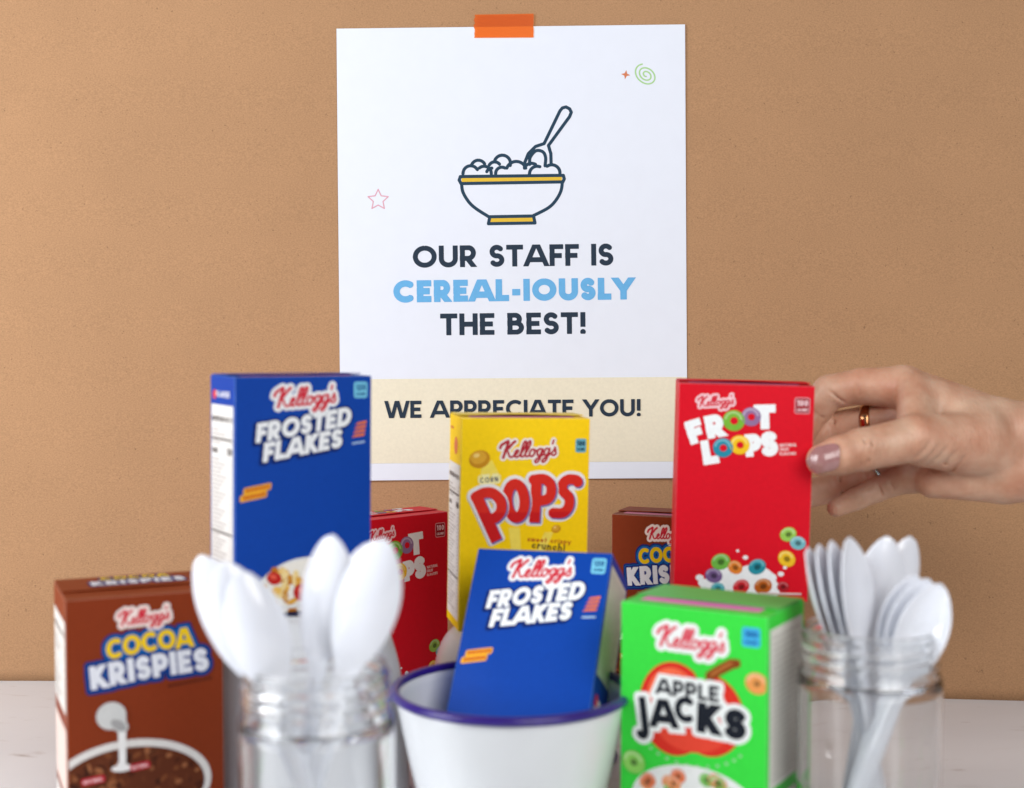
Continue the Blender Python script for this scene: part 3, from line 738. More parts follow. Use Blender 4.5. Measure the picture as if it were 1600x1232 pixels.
ARTS = {}
def box_matrix(q):
    x, y, z, yaw, pt, rl = q
    return Matrix.Translation(Vector((x, y, z)) * CM) @ Matrix.Rotation(R(yaw), 4, 'Z') @ Matrix.Rotation(R(pt), 4, 'X') @ Matrix.Rotation(R(rl), 4, 'Y')
def cereal_box(q, dims, col, art, side, panel, label, top_word=None, flap=None, strip=(222, 128, 180), tilt=.06):
    w, h, d = dims
    root = empty('cereal_box', mtx=box_matrix(q)); tag(root, label, 'cereal box', 'small cereal boxes set out on the table')
    bulge = .07 + .07 * ((abs(q[0]) * 7.3 + h) % 1.0); lean = ((abs(q[1]) * 3.7) % 1.0 - .5) * .5
    def bow(s_, t_):                                    # how far the card panels belly out
        s_ = min(1, max(0, s_)); t_ = min(1, max(0, t_))
        return bulge * math.sin(math.pi * s_) * math.sin(math.pi * t_) * (1 + lean * (t_ - .5) * 2 + .25 * math.sin(5 * s_ + 4 * t_))
    bm = bmesh.new(); bmesh.ops.create_cube(bm, size=1)
    bmesh.ops.subdivide_edges(bm, edges=bm.edges[:], cuts=15, use_grid_fill=True)
    crease = []
    for e_ in bm.edges:
        n_on = [sum(abs(abs(c_) - .5) < 1e-5 for c_ in v.co) for v in e_.verts]
        mid = (e_.verts[0].co + e_.verts[1].co) / 2
        if sum(abs(abs(c_) - .5) < 1e-5 for c_ in mid) >= 2: crease.append(e_)
    for v in bm.verts:
        a_, b_, c_ = v.co; x, y, z = a_ * w, (b_ + .5) * d, (c_ + .5) * h
        if abs(abs(b_) - .5) < 1e-5: y += (1 if b_ > 0 else -1) * bow(a_ + .5, c_ + .5)
        if abs(abs(a_) - .5) < 1e-5: x += (1 if a_ > 0 else -1) * bow(b_ + .5, c_ + .5) * .5
        v.co = Vector((x, y, z)) * CM
    bmesh.ops.bevel(bm, geom=crease, offset=.05 * CM, segments=3, profile=.6, affect='EDGES')
    me = bpy.data.meshes.new('carton'); bm.to_mesh(me); bm.free(); me.materials.append(ink(col))
    me.materials.append(mat('worn_edge_%d_%d_%d' % col, tuple(int(k + (232 - k) * .38) for k in col), rough=.7, spec=.2, noise=.25, nscale=260))
    for p in me.polygons: p.material_index = 1 if max(abs(k) for k in p.normal) < .93 else 0
    c = bpy.data.objects.new('carton', me); COL.objects.link(c); c.parent = root
    e = .004; m = .9
    fr = lambda u, v, z: (-w / 2 + (u * .985 + .75) / 100 * w, -e - z - bow((u * .985 + .75) / 100, 1 - (v * .985 + 1.2) / 164), h - (v * .985 + 1.2) / 164 * h)
    for nm, P in art.items(): P.build(nm, fr, root)
    if side == 'L': sf = lambda u, v, z: (-w / 2 - e - z - .5 * bow(1 - (u * .96 + 1) / 50, 1 - (v * .985 + 1.2) / 164), d - (u * .96 + 1) / 50 * d, h - (v * .985 + 1.2) / 164 * h)
    else: sf = lambda u, v, z: (w / 2 + e + z + .5 * bow((u * .96 + 1) / 50, 1 - (v * .985 + 1.2) / 164), (u * .96 + 1) / 50 * d, h - (v * .985 + 1.2) / 164 * h)
    if panel: panel.build('nutrition_panel', sf, root)
    # glued top: tear strip and the loose flap over it
    fl = flap or col
    pts = []
    nx_, ny_ = 12, 6
    for k in (0, 1):
        for j in range(ny_ + 1):
            for i in range(nx_ + 1):
                s = i / nx_ - .5; t = j / ny_
                y = d * (.34 + .645 * t); z = h + .012 + tilt * (1 - t) * (1 + .35 * math.cos(s * math.pi * 2)) + .045 * k
                pts.append((s * w * .985, y, z))
    n1 = (nx_ + 1) * (ny_ + 1); fc = []
    for j in range(ny_):
        for i in range(nx_):
            a = j * (nx_ + 1) + i; fc.append((n1 + a, n1 + a + 1, n1 + a + nx_ + 2, n1 + a + nx_ + 1)); fc.append((a + nx_ + 1, a + nx_ + 2, a + 1, a))
    for i in range(nx_): fc.append((i, i + 1, n1 + i + 1, n1 + i)); a = ny_ * (nx_ + 1) + i; fc.append((a + 1, a, n1 + a, n1 + a + 1))
    for j in range(ny_): a = j * (nx_ + 1); fc.append((a + nx_ + 1, a, n1 + a, n1 + a + nx_ + 1)); a += nx_; fc.append((a, a + nx_ + 1, n1 + a + nx_ + 1, n1 + a))
    mesh_obj('top_flap', pts, fc, ink(fl), parent=root, smooth=False)
    if strip:
        z = h + .012; y0, y1 = d * .16, d * .42
        mesh_obj('tear_strip', [(-w * .42, y0, z), (w * .40, y0, z), (w * .40, y1, z), (-w * .42, y1, z)], [(0, 1, 2, 3)], ink(strip), parent=root)
    if top_word:
        P = top_word
        P.build('top_lettering', lambda u, v, z: ((u - 50) / 100 * w, d * (.985 - v / 50), h + .012 + tilt * max(0, (d * (.985 - v / 50) / d - .34) * -1.55 + 1) * 1.36 + .05 + z), root)
    return root
FK, LP, PO, KR, AP = art_flakes('120'), art_loops(), art_pops(), art_krispies(), art_apple()
def tw_krispies():
    P = Print(); cv = new(.3, 0, 0, 100, 32)
    F1 = word(cv, 'COCOA', 9, 52, 12.5, t=.24, fit=46); F2 = word(cv, 'KRISPIES', 10.5, 52, 25, t=.26, fit=62)
    P.add(cv, np.minimum(F1, F2) - 1.6, ink((24, 40, 110)), 1); P.add(cv, F1, ink((232, 196, 30)), 3); P.add(cv, F2, ink((222, 224, 232)), 3); return P
def tw_loops():
    P = Print(); cv = new(.3, 0, 0, 100, 32)
    F = word(cv, 'FR', 11, 33, 13, t=.34, fit=19); F = word(cv, 'T', 11, 71, 13, t=.34, fit=10, F=F); F = word(cv, 'L', 12, 33, 27, t=.34, fit=9, F=F); F = word(cv, 'PS', 12, 68, 27, t=.34, fit=18, F=F)
    P.add(cv, F, ink(WHITE), 2)
    for x, y, c in ((49, 7.5, (118, 176, 56)), (60, 7.5, (142, 108, 150)), (44, 21, (40, 136, 160)), (54, 21, (238, 190, 32))): ring_loop(cv, P, x, y, 5, c, 2, .36, 1, 0, RED)
    return P
cereal_box((-10.0, 67.88, 9.93, 31.0, 0, .6), (7.0, 11.45, 3.4), BLUE, FK, 'L', panel_art('flakes'), 'blue flakes box standing on an upturned bowl left of the poster')
cereal_box((0.56, 75.62, 7.45, 12.0, 0.6, 1.0), (7.0, 11.4, 3.7), YEL, PO, 'L', panel_art('pops'), 'yellow corn puffs box standing in the middle under the poster', flap=(232, 206, 70), tilt=.08)
cereal_box((-16.67, 64.08, 0, 23.0, 0, 0), (7.0, 11.6, 5.2), BROWN, KR, 'L', panel_art('krispies'), 'brown chocolate cereal box at the left, in front, beside the jar', top_word=tw_krispies(), strip=None, tilt=.04)
cereal_box((7.98, 62.32, 0, -30.5, 0, 0), (7.0, 11.3, 4.7), GREEN, AP, 'R', panel_art('apple'), 'bright green box with an apple and white outlined black lettering', flap=(92, 190, 96), strip=(238, 130, 196), tilt=.05)
cereal_box((-6.69, 86.4, 0, 40.0, 0, 0), (6.95, 12.1, 2.9), RED, LP, 'R', None, 'red fruit ring box standing on the table behind the left jar, half hidden', top_word=tw_loops(), strip=None, tilt=.03)
cereal_box((9.36, 85.5, 0, -21.5, 0, 0), (6.95, 12.2, 3.5), BROWN, KR, 'L', None, 'brown chocolate cereal box standing at the back behind the green box', strip=(226, 140, 172), tilt=.06)
cereal_box((11.96, 73.97, 9.42, -4.0, 0.6, 1.3), (7.0, 11.3, 4.0), RED, LP, 'L', None, 'red fruit ring box held up by the hand', tilt=.08, strip=(216, 110, 160))
cereal_box((-.37, 64.1, 2.62, -19.0, -34.0, -1.0), (7.0, 12.0, 3.7), BLUE, FK, 'R', panel_art('bowlbox'), 'blue flakes box leaning back inside the purple rimmed white bowl', tilt=.02)

# ------------------------------------------------------------------ bowls and jars
def lathe(name, prof, m, loc=(0, 0, 0), parent=None, seg=72, closed=False):
    """prof: list of (r, z); drawn once round the axis"""
    v, f = [], []; n = len(prof)
    for k in range(seg):
        a = 2 * math.pi * k / seg
        for r, z in prof: v.append((r * math.cos(a) + (loc[0]), r * math.sin(a) + loc[1], z + loc[2]))
    for k in range(seg):
        k2 = (k + 1) % seg
        for i in range(n if closed else n - 1):
            i2 = (i + 1) % n
            f.append((k * n + i, k2 * n + i, k2 * n + i2, k * n + i2))
    o = mesh_obj(name, v, f, m, parent=parent, smooth=True)
    bm = bmesh.new(); bm.from_mesh(o.data); bmesh.ops.remove_doubles(bm, verts=bm.verts, dist=1e-6); bmesh.ops.recalc_face_normals(bm, faces=bm.faces); bm.to_mesh(o.data); bm.free()
    return o
def prof_curve(pts, n=5): return spline(pts, n)
enamel = mat('white_enamel', (224, 227, 230), rough=.22, spec=.5, noise=.012, nscale=60, coat=.3)
rimblue = mat('purple_blue_enamel', (46, 22, 122), rough=.3, spec=.4, noise=.10, nscale=160, coat=.3)
def torus_prof(R0, z0, r, n=14): return [(R0 + r * math.cos(2 * math.pi * k / n), z0 + r * math.sin(2 * math.pi * k / n)) for k in range(n)]
bowl = empty('enamel_bowl', (-.02, 66.0, 0))
tag(bowl, 'white enamel bowl with a purple blue rim, holding a leaning blue box', 'bowl')
out = prof_curve([(0, 0), (2.2, 0), (3.7, .05), (4.05, .4), (4.35, 1.6), (4.92, 4.0), (5.46, 6.62)])
inn = prof_curve([(5.30, 6.62), (4.78, 4.0), (4.22, 1.6), (3.9, .55), (3.5, .22), (2.0, .18), (0, .18)])
lathe('bowl_body', out + inn, enamel, parent=bowl)
lathe('rim', torus_prof(5.48, 6.74, .22), rimblue, parent=bowl, closed=True)

def upturned(loc, rt, zt, prof, label):
    en = enamel if zt < 8 else mat('grey_enamel', (202, 204, 208), rough=.3, spec=.4, noise=.02, nscale=60)
    b = empty('upturned_bowl', loc); tag(b, label, 'bowl', 'upturned bowls used as stands')
    p = [(0, zt), (rt * .5, zt)] + spline(prof, 6)
    lathe('bowl_body', p + [(prof[-1][0] - .12, .0), (prof[-1][0] - .16, .3), (rt * .9, zt - .8), (0, zt - .5)], en, parent=b)
    lathe('foot_ring', [(rt - .55, zt), (rt - .5, zt + .15), (rt - .15, zt + .16), (rt - .08, zt - .02)], en, parent=b)
    lathe('rim', torus_prof(prof[-1][0], .13, .13), rimblue, parent=b, closed=True)
    return b
upturned((-10.35, 70.6, 0), 3.6, 9.76, [(3.3, 9.76), (3.75, 9.6), (4.2, 8.4), (4.75, 6.3), (5.05, 3.0), (5.2, .13)], 'pale grey upturned bowl under the tall blue flakes box')
upturned((.55, 77.6, 0), 3.5, 7.28, [(3.2, 7.28), (3.65, 7.2), (4.3, 6.6), (4.75, 5.4), (5.0, 3.0), (5.15, .13)], 'white upturned bowl under the yellow box')

def glass_material():
    m = bpy.data.materials.new('clear_glass'); m.use_nodes = True; b = m.node_tree.nodes['Principled BSDF']
    b.inputs['Base Color'].default_value = (.995, 1.0, .998, 1); b.inputs['Transmission Weight'].default_value = 1
    b.inputs['Roughness'].default_value = 0.015; b.inputs['IOR'].default_value = 1.45; return m
GLASS = glass_material()
def jar(x, y, r, h, label):
    j = empty('glass_jar', (x, y, 0)); tag(j, label, 'jar', 'glass jars of spoons')
    o = [(0, .25), (r * .55, .18), (r * .8, .0), (r * .93, .12), (r * 1.0, .6), (r * 1.01, 1.4), (r * 1.01, h * .5), (r * 1.01, h - 2.5), (r * .995, h - 2.05), (r * .955, h - 1.75), (r * .945, h - 1.62),
         (r * .968, h - 1.52), (r * .975, h - 1.42), (r * .96, h - 1.3), (r * .945, h - 1.15), (r * .962, h - 1.0), (r * .964, h - .9), (r * .95, h - .78), (r * .94, h - .62), (r * .965, h - .5), (r * .965, h - .42), (r * .93, h - .3), (r * .925, h - .1)]
    lip = [(r * .915, h - .02), (r * .89, h), (r * .865, h - .03)]
    i = [(r * .868, h - .15), (r * .875, h - 1.6), (r * .925, h - 2.2), (r * .95, h - 2.7), (r * .95, 1.4), (r * .92, .85), (r * .78, .5), (r * .4, .55), (0, .6)]
    lathe('glass_body', spline(o, 3) + lip + spline(i, 3), GLASS, parent=j, seg=96)
    # raised screw thread running round the neck
    v, f = [], []; n = 150; ns = 8
    for k in range(n):
        t = k / (n - 1); a = 2 * math.pi * 1.6 * t + 2.2; s = .07 * min(1, 8 * t, 8 * (1 - t)); z = h - 1.35 + .75 * t
        for q in range(ns):
            b_ = 2 * math.pi * q / ns; rr_ = r * .955 + s * .9 * math.cos(b_); v.append((rr_ * math.cos(a), rr_ * math.sin(a), z + s * 1.1 * math.sin(b_)))
    for k in range(n - 1):
        for q in range(ns): f.append((k * ns + q, k * ns + (q + 1) % ns, (k + 1) * ns + (q + 1) % ns, (k + 1) * ns + q))
    mesh_obj('screw_thread', v, f, GLASS, parent=j, smooth=True)
    return j
JL = (-7.56, 54.4); JR = (15.45, 60.8)
jar(*JL, 2.97, 10.8, 'clear glass jar of spoons between the brown box and the white bowl')
jar(*JR, 3.04, 10.9, 'clear glass jar of spoons at the right of the green box')

# ------------------------------------------------------------------ plastic spoons
plastic = mat('white_plastic', (225, 228, 236), rough=.12, spec=.75, sss=.15)
LS = 15.0
def spoon_mesh():
    """handle end at the origin, tip at z = LS, hollow side towards -y"""
    st = [(0, .42, .0, .05), (.15, .50, .0, .08), (1, .52, .0, .12), (4, .44, .0, .14), (8, .36, .02, .15), (9.4, .36, .06, .12), (10.0, .46, .10, .06), (10.5, .70, .05, -.08), (11.1, .97, -.05, -.26),
          (11.9, 1.16, -.13, -.46), (12.7, 1.20, -.15, -.54), (13.4, 1.10, -.12, -.47), (14.1, .84, -.04, -.30), (14.6, .54, .04, -.14), (14.88, .27, .09, -.03), (15.0, .03, .11, .09)]
    zz = np.array([s[0] for s in st]); ww = np.array([s[1] for s in st]); yy = np.array([s[2] for s in st]); dd = np.array([s[3] for s in st])
    t = np.concatenate([np.linspace(0, 9.4, 22), np.linspace(9.6, 14.5, 36), np.linspace(14.55, 15, 12)])
    def sm(a):
        # smooth resampling through the stations
        i = np.clip(np.searchsorted(zz, t) - 1, 0, len(zz) - 2); x0, x1 = zz[i], zz[i + 1]; u = (t - x0) / (x1 - x0)
        g = np.gradient(a, zz); h = x1 - x0
        return (2 * u**3 - 3 * u**2 + 1) * a[i] + (u**3 - 2 * u**2 + u) * h * g[i] + (-2 * u**3 + 3 * u**2) * a[i + 1] + (u**3 - u**2) * h * g[i + 1]
    w, y, d = sm(ww), sm(yy), sm(dd); n = 17; v, f = [], []
    for k in range(len(t)):
        for i in range(n):
            s = i / (n - 1) * 2 - 1
            prof = (1 - abs(s) ** 2.2)
            # d<0: bowl pushed back (+y); d>0: stiffening rib of the handle
            yv = y[k] - d[k] * prof
            v.append((w[k] * s, yv, t[k]))
    for k in range(len(t) - 1):
        for i in range(n - 1): a = k * n + i; f.append((a, a + 1, a + n + 1, a + n))
    me = mesh_obj('plastic_spoon', v, f, plastic, smooth=True)
    sd = me.modifiers.new('thickness', 'SOLIDIFY'); sd.thickness = .085 * CM; sd.offset = 0
    sb = me.modifiers.new('round', 'SUBSURF'); sb.levels = 1; sb.render_levels = 1
    return me
spoon0 = spoon_mesh(); first = [True]
def put_spoon(bottom, px, py, D, face, label, group):
    o = spoon0 if first[0] else spoon0.copy()
    if not first[0]: COL.objects.link(o)
    first[0] = False
    b = Vector(bottom); tip = at(px, py, D); ax = tip - b; L = ax.length; ax.normalize()
    fv = Vector((math.sin(R(face)), -math.cos(R(face)), 0)); fv = (fv - ax * fv.dot(ax)).normalized()   # where the hollow side looks
    yv = -fv; xv = yv.cross(ax).normalized()
    k = L / LS
    M = Matrix(((xv.x, yv.x, ax.x, 0), (xv.y, yv.y, ax.y, 0), (xv.z, yv.z, ax.z, 0), (0, 0, 0, 1)))
    o.matrix_world = Matrix.Translation(b * CM) @ M @ Matrix.Scale(k, 4)
    tag(o, label, 'spoon', group); return o
def J(j, dx, dy, z=.75): return (j[0] + dx, j[1] + dy, z)
GL, GR = 'white plastic spoons in the left jar', 'white plastic spoons in the right jar'
put_spoon(J(JL, 1.5, .6), 314, 868, 55.6, 165, 'rear white spoon leaning furthest left in the left jar, beside the brown box', GL)
put_spoon(J(JL, 1.9, -.3), 346, 878, 53.8, 188, 'middle one of the three white spoons leaning left in the left jar', GL)
put_spoon(J(JL, 1.3, -.9), 374, 892, 52.7, 194, 'front one of the three white spoons leaning left in the left jar', GL)
put_spoon(J(JL, -1.2, .2), 522, 836, 54.4, 158, 'white spoon standing upright in the middle of the left jar', GL)
put_spoon(J(JL, -1.5, 1.0), 586, 846, 55.4, 178, 'white spoon peeping out behind two others in the left jar', GL)
put_spoon(J(JL, -1.7, -.6), 602, 842, 53.4, 172, 'white spoon in the left jar leaning right towards the purple rimmed bowl', GL)
put_spoon(J(JR, 1.4, .9), 1264, 856, 61.6, 58, 'white spoon seen edge on, leftmost in the right jar', GR)
put_spoon(J(JR, 1.3, .5), 1281, 851, 61.3, 56, 'white spoon seen edge on, second from the left in the right jar', GR)
put_spoon(J(JR, 1.2, .1), 1301, 845, 61.0, 54, 'white spoon seen edge on, third from the left in the right jar', GR)
put_spoon(J(JR, .6, -.5), 1329, 840, 60.6, 42, 'white spoon showing more of its side, fourth from the left in the right jar', GR)
put_spoon(J(JR, -.6, 1.6), 1386, 838, 62.4, 180, 'tall white spoon with its back to the front, in the middle of the right jar', GR)
put_spoon(J(JR, -.8, 1.9), 1421, 838, 63.0, 200, 'tall white spoon behind the others at the right of the right jar', GR)
put_spoon(J(JR, -1.2, .2), 1432, 900, 60.0, -22, 'white spoon rearmost of the three nested at the front of the right jar', GR)
put_spoon(J(JR, -1.5, -.4), 1450, 905, 59.4, -22, 'white spoon in the middle of the three nested in the right jar', GR)
put_spoon(J(JR, -1.8, -1.0), 1470, 913, 58.8, -18, 'white spoon with its hollow to the front, leaning right in the right jar', GR)

# ------------------------------------------------------------------ the hand: one continuous skin from a distance field
def sdf_cone(P, a, b, ra, rb):
    a = np.array(a); b = np.array(b); ba = b - a; l2 = ba @ ba
    t = np.clip(((P - a) @ ba) / l2, 0, 1)
    return np.linalg.norm(P - a - t[..., None] * ba, axis=-1) - (ra + (rb - ra) * t)
def smin(a, b, k):
    h = np.clip(.5 + .5 * (b - a) / k, 0, 1); return b * (1 - h) + a * h - k * h * (1 - h)
def smax(a, b, k): return -smin(-a, -b, k)
def surface_nets(F, o, st):
    nx, ny, nz = F.shape; neg = F < 0
    c = np.zeros((nx - 1, ny - 1, nz - 1), int)
    for i in (0, 1):
        for j in (0, 1):
            for k in (0, 1): c += neg[i:nx - 1 + i, j:ny - 1 + j, k:nz - 1 + k]
    act = (c > 0) & (c < 8); idx = -np.ones(act.shape, int); I = np.argwhere(act); idx[act] = np.arange(len(I))
    sm = np.zeros((len(I), 3)); ct = np.zeros(len(I))
    cor = [(i, j, k) for i in (0, 1) for j in (0, 1) for k in (0, 1)]
    for A in cor:
        for ax in range(3):
            if A[ax]: continue
            B = list(A); B[ax] = 1
            fa = F[I[:, 0] + A[0], I[:, 1] + A[1], I[:, 2] + A[2]]; fb = F[I[:, 0] + B[0], I[:, 1] + B[1], I[:, 2] + B[2]]
            m = (fa < 0) != (fb < 0); t = np.where(m, fa / np.where(m, fa - fb, 1), 0)
            p = np.array(A, float)[None].repeat(len(I), 0); p[:, ax] += t
            sm += p * m[:, None]; ct += m
    V = (I + sm / ct[:, None]) * st + o
    fs = []
    for ax in range(3):
        u, w = (ax + 1) % 3, (ax + 2) % 3
        sl0 = [slice(None)] * 3; sl1 = [slice(None)] * 3; sl0[ax] = slice(0, -1); sl1[ax] = slice(1, None)
        d = neg[tuple(sl0)] != neg[tuple(sl1)]
        E_ = np.argwhere(d); E_ = E_[(E_[:, u] > 0) & (E_[:, w] > 0) & (E_[:, u] < F.shape[u] - 1) & (E_[:, w] < F.shape[w] - 1)]
        def g(du, dw):
            q = E_.copy(); q[:, u] -= du; q[:, w] -= dw; return idx[q[:, 0], q[:, 1], q[:, 2]]
        Q = np.stack([g(1, 1), g(0, 1), g(0, 0), g(1, 0)], 1)
        s = neg[E_[:, 0], E_[:, 1], E_[:, 2]]; Q[~s] = Q[~s][:, ::-1]; fs.append(Q)
    return V, np.concatenate(fs)
HP = lambda px, py, y: np.array(at(px, py, y))
index_ = [(1412, 606, 78.6, 1.20), (1345, 604, 79.5, 1.02), (1296, 613, 80.2, .98), (1264, 655, 80.3, .84), (1240, 700, 79.2, .70)]
middle = [(1416, 655, 79.2, 1.12), (1350, 662, 80.3, .98), (1292, 671, 81.0, .95), (1245, 690, 80.3, .82), (1205, 705, 79.0, .68)]
ringf = [(1420, 702, 79.3, 1.02), (1355, 742, 80.2, .90), (1300, 762, 80.8, .88), (1252, 775, 80.0, .76), (1215, 782, 78.9, .64)]
pinky = [(1426, 742, 78.6, .98), (1392, 756, 79.0, .74), (1366, 767, 79.2, .68), (1338, 780, 78.9, .62), (1306, 794, 78.2, .50)]
thumb = [(1530, 688, 75.8, 1.55), (1430, 686, 74.3, 1.22), (1346, 703, 73.55, 1.08), (1312, 712, 73.2, .98), (1286, 719, 73.0, .85)]
def hand_field(P, folds=None):
    def chain(L, k):
        F = None
        for a, b in zip(L[:-1], L[1:]):
            d = sdf_cone(P, HP(*a[:3]), HP(*b[:3]), a[3], b[3]); F = d if F is None else smin(F, d, k)
        return F
    fingers = None
    for L in (index_, middle, ringf, pinky):
        d = chain(L, .12)
        for q, nx_ in zip(L[1:-1], L[2:]):             # flexion creases on the inside of each joint
            c = HP(*q[:3]); ax = HP(*nx_[:3]) - c; ax /= np.linalg.norm(ax); s = np.array([0, -1, 0]); s = s - ax * (s @ ax); s /= np.linalg.norm(s)
            t = np.cross(ax, s); e0 = c + s * q[3] * 1.03 - t * q[3] * .8; e1 = c + s * q[3] * 1.03 + t * q[3] * .8
            d = smax(d, -sdf_cone(P, e0, e1, .07, .07), .10)
        fingers = d if fingers is None else smin(fingers, d, .07)
    palm = None
    for m, c in ((index_[0], (1552, 664, 77.2, 1.50)), (middle[0], (1560, 690, 77.6, 1.45)), (ringf[0], (1566, 715, 77.6, 1.45)), (pinky[0], (1566, 740, 77.2, 1.50))):
        d = sdf_cone(P, HP(*m[:3]), HP(*c[:3]), m[3], c[3]); palm = d if palm is None else smin(palm, d, .35)
    palm = smin(palm, sdf_cone(P, HP(1458, 752, 77.4), HP(1560, 744, 76.9), .95, 1.45), .4)            # heel of the hand
    arm = sdf_cone(P, HP(1580, 677, 77.0), HP(1860, 672, 77.2), 1.68, 2.2)
    arm = smin(arm, sdf_cone(P, HP(1580, 733, 76.9), HP(1860, 752, 77.2), 1.66, 2.2), .5)
    palm = smin(palm, arm, .7)
    F = smin(fingers, palm, .30)
    th = chain(thumb, .25)
    th = smin(th, sdf_cone(P, HP(1440, 700, 74.9), HP(1545, 705, 76.2), 1.0, 1.5), .4)                 # ball of the thumb
    for px, hw_ in ((1352, .78), (1341, .82)):         # knuckle folds of the thumb
        c = HP(px, 703, 73.6); d = np.array([.0, -1, 0]) * 1.02; up = np.array([.22, 0, 1])
        th = smax(th, -sdf_cone(P, c + d * 1.0 - up * hw_ * .75, c + d * 1.0 + up * hw_ * .75, .05, .05), .10)
    F = smin(F, th, .45)
    web = sdf_cone(P, HP(1430, 612, 77.6), HP(1432, 668, 75.4), .98, 1.05)                              # web between thumb and index
    F = smin(F, web, .35)
    F = smin(F, sdf_cone(P, HP(1462, 634, 77.4), HP(1530, 672, 76.5), 1.15, 1.45), .6)
    for a, b in folds or ():
        F = smax(F, -sdf_cone(P, a, b, .05, .05), .16)
    return F
st = .085
lo = np.array([14.0, 71.4, 12.4]); hi = np.array([31.5, 82.6, 23.4])
gx = [np.arange(lo[k], hi[k], st) for k in range(3)]
def skin_at(px, py):
    p = HP(px, py, 70.0)[None].copy()
    d = HP(px, py, 71.0) - HP(px, py, 70.0); d /= np.linalg.norm(d)
    for _ in range(60): p = p + d * hand_field(p)[:, None] * .9
    return p[0] - d * .02
FOLDS = []
for line in ([(1436, 724), (1452, 714), (1466, 698)], [(1446, 729), (1464, 718), (1480, 700)], [(1460, 735), (1478, 723), (1494, 706)], [(1430, 716), (1444, 705), (1454, 690)], [(1476, 741), (1494, 730), (1508, 714)]):
    q = [skin_at(*a) for a in line]; FOLDS += list(zip(q[:-1], q[1:]))
Fh = np.empty((len(gx[0]), len(gx[1]), len(gx[2])))
for i0 in range(0, len(gx[0]), 24):
    G = np.stack(np.meshgrid(gx[0][i0:i0 + 24], gx[1], gx[2], indexing='ij'), -1); Fh[i0:i0 + 24] = hand_field(G, FOLDS)
Vh, Qh = surface_nets(Fh, lo, st)
person = empty('person', (22.0, 77.0, 19.0)); off = np.array([22.0, 77.0, 19.0])
tag(person, 'right hand and wrist reaching in from the right, holding the red box', 'person')
def skin_material():
    m = bpy.data.materials.new('skin'); m.use_nodes = True; nt = m.node_tree; b = nt.nodes['Principled BSDF']; L = nt.links
    tc = nt.nodes.new('ShaderNodeTexCoord'); n = nt.nodes.new('ShaderNodeTexNoise'); n.inputs['Scale'].default_value = 75; n.inputs['Detail'].default_value = 4
    L.new(tc.outputs['Object'], n.inputs[0]); r = nt.nodes.new('ShaderNodeValToRGB'); L.new(n.outputs['Fac'], r.inputs[0])
    e = r.color_ramp.elements; e[0].position = .3; e[0].color = (.50, .28, .18, 1); e[1].position = .7; e[1].color = (.65, .425, .30, 1)
    n3 = nt.nodes.new('ShaderNodeTexNoise'); n3.inputs['Scale'].default_value = 34; n3.inputs['Detail'].default_value = 3; L.new(tc.outputs['Object'], n3.inputs[0])
    r3 = nt.nodes.new('ShaderNodeValToRGB'); L.new(n3.outputs['Fac'], r3.inputs[0]); e3 = r3.color_ramp.elements
    e3[0].position = .36; e3[0].color = (1, .84, .80, 1); e3[1].position = .62; e3[1].color = (1, 1, 1, 1)
    mx3 = nt.nodes.new('ShaderNodeMix'); mx3.data_type = 'RGBA'; mx3.blend_type = 'MULTIPLY'; mx3.inputs[0].default_value = 1
    L.new(r.outputs[0], mx3.inputs[6]); L.new(r3.outputs[0], mx3.inputs[7])
    L.new(mx3.outputs[2], b.inputs['Base Color']); b.inputs['Roughness'].default_value = .42; b.inputs['Specular IOR Level'].default_value = .4
    b.inputs['Subsurface Weight'].default_value = .25; b.inputs['Subsurface Radius'].default_value = (1, .35, .2); b.inputs['Subsurface Scale'].default_value = .002
    mp = nt.nodes.new('ShaderNodeMapping'); mp.inputs['Scale'].default_value = (1.6, 1, .7); L.new(tc.outputs['Object'], mp.inputs[0])
    n2 = nt.nodes.new('ShaderNodeTexNoise'); n2.inputs['Scale'].default_value = 420; n2.inputs['Detail'].default_value = 5; L.new(mp.outputs[0], n2.inputs[0])
    bp = nt.nodes.new('ShaderNodeBump'); bp.inputs['Strength'].default_value = .5; bp.inputs['Distance'].default_value = .0008
    L.new(n2.outputs['Fac'], bp.inputs['Height']); L.new(bp.outputs[0], b.inputs['Normal']); return m
hb = mesh_obj('hand', Vh - off, [tuple(int(i) for i in q) for q in Qh], skin_material(), parent=person, smooth=True)
sm_ = hb.modifiers.new('soften', 'SMOOTH'); sm_.factor = .5; sm_.iterations = 2
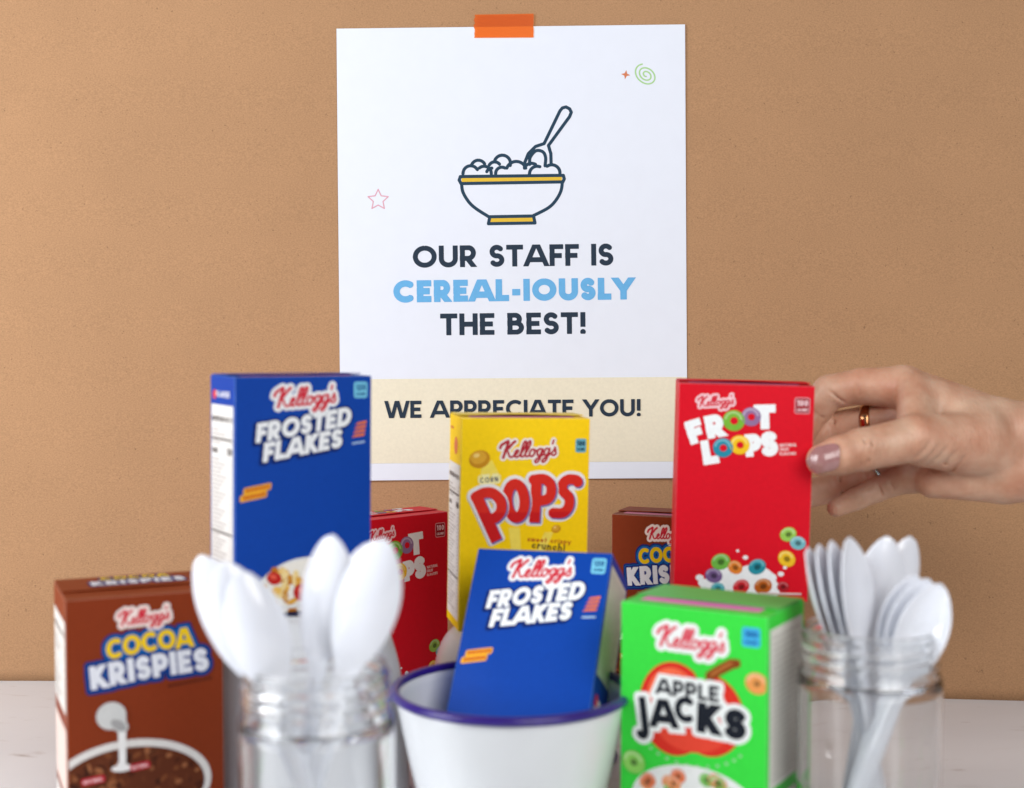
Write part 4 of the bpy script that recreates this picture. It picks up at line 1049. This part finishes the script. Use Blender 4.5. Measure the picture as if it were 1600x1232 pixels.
# thumb nail: a curved plate laid on the skin
def on_skin(p, d):
    p = np.array(p, float); d = np.array(d, float) / np.linalg.norm(d)
    for _ in range(40): p = p + d * float(hand_field(p[None])[0])
    return p
nail = []; fn = []; NU_, NV_ = 14, 10
c0 = HP(1287, 719, 73.05)
for j in range(NV_ + 1):
    for i in range(NU_ + 1):
        u = i / NU_; v = j / NV_ * 2 - 1
        half = .70 * (1 - max(0, (.30 - u) / .30) ** 2.4 * .75) * (1 - max(0, (u - .8) / .2) ** 2 * .22)
        px = 1259.5 + 53 * u - 1.5 * abs(v) ** 2 * (1 if u > .5 else -2.0); py = 721.5 - 9 * u + half * v * 30.5
        qx, qy = max(px, 1267.0), min(max(py, 721.5 - 9 * u - .62 * 30), 721.5 - 9 * u + .62 * 30)
        p = HP(px, py, skin_at(qx, qy)[1] - .045 - .03 * (1 - u) + .12 * max(0, abs(v * half) - .62))
        nail.append(p)
nail = np.array(nail)
for j in range(NV_):
    for i in range(NU_): a = j * (NU_ + 1) + i; fn.append((a, a + 1, a + NU_ + 2, a + NU_ + 1))
no = mesh_obj('thumb_nail', nail - off, fn, mat('nail_varnish', (160, 112, 110), rough=.12, spec=.5, coat=.8), parent=person, smooth=True)
sd = no.modifiers.new('thickness', 'SOLIDIFY'); sd.thickness = .03 * CM; sd.offset = 0; no.modifiers.new('round', 'SUBSURF').render_levels = 1
def ring(L, seg, t, width, m, name, stone=False):
    a, b = L[seg], L[seg + 1]; A_, B_ = HP(*a[:3]), HP(*b[:3]); c = A_ + (B_ - A_) * t; rad = a[3] + (b[3] - a[3]) * t + .03
    ax = Vector(B_ - A_).normalized(); q = ax.to_track_quat('Z', 'Y').to_matrix(); v, f = [], []; n = 60
    prof = [(0, -width), (.05, -width * .95), (.10, -width * .4), (.10, width * .4), (.05, width * .95), (0, width), (-.06, 0)]
    for k in range(n):
        al = 2 * math.pi * k / n
        for r, z in prof: v.append(tuple(Vector(c) + q @ Vector(((rad + r) * math.cos(al), (rad + r) * math.sin(al), z)) - Vector(off)))
    m_ = len(prof)
    for k in range(n):
        for i in range(m_): k2 = (k + 1) % n; i2 = (i + 1) % m_; f.append((k * m_ + i, k2 * m_ + i, k2 * m_ + i2, k * m_ + i2))
    o = mesh_obj(name, v, f, m, parent=person, smooth=True)
    bm = bmesh.new(); bm.from_mesh(o.data); bmesh.ops.recalc_face_normals(bm, faces=bm.faces); bm.to_mesh(o.data); bm.free(); return o
gold = mat('rose_gold', (196, 138, 96), rough=.18, metal=1.0); silver = mat('silver', (190, 196, 196), rough=.2, metal=1.0)
ring(middle, 0, .88, .28, gold, 'finger_ring')
ring(ringf, 0, .74, .13, silver, 'finger_ring')
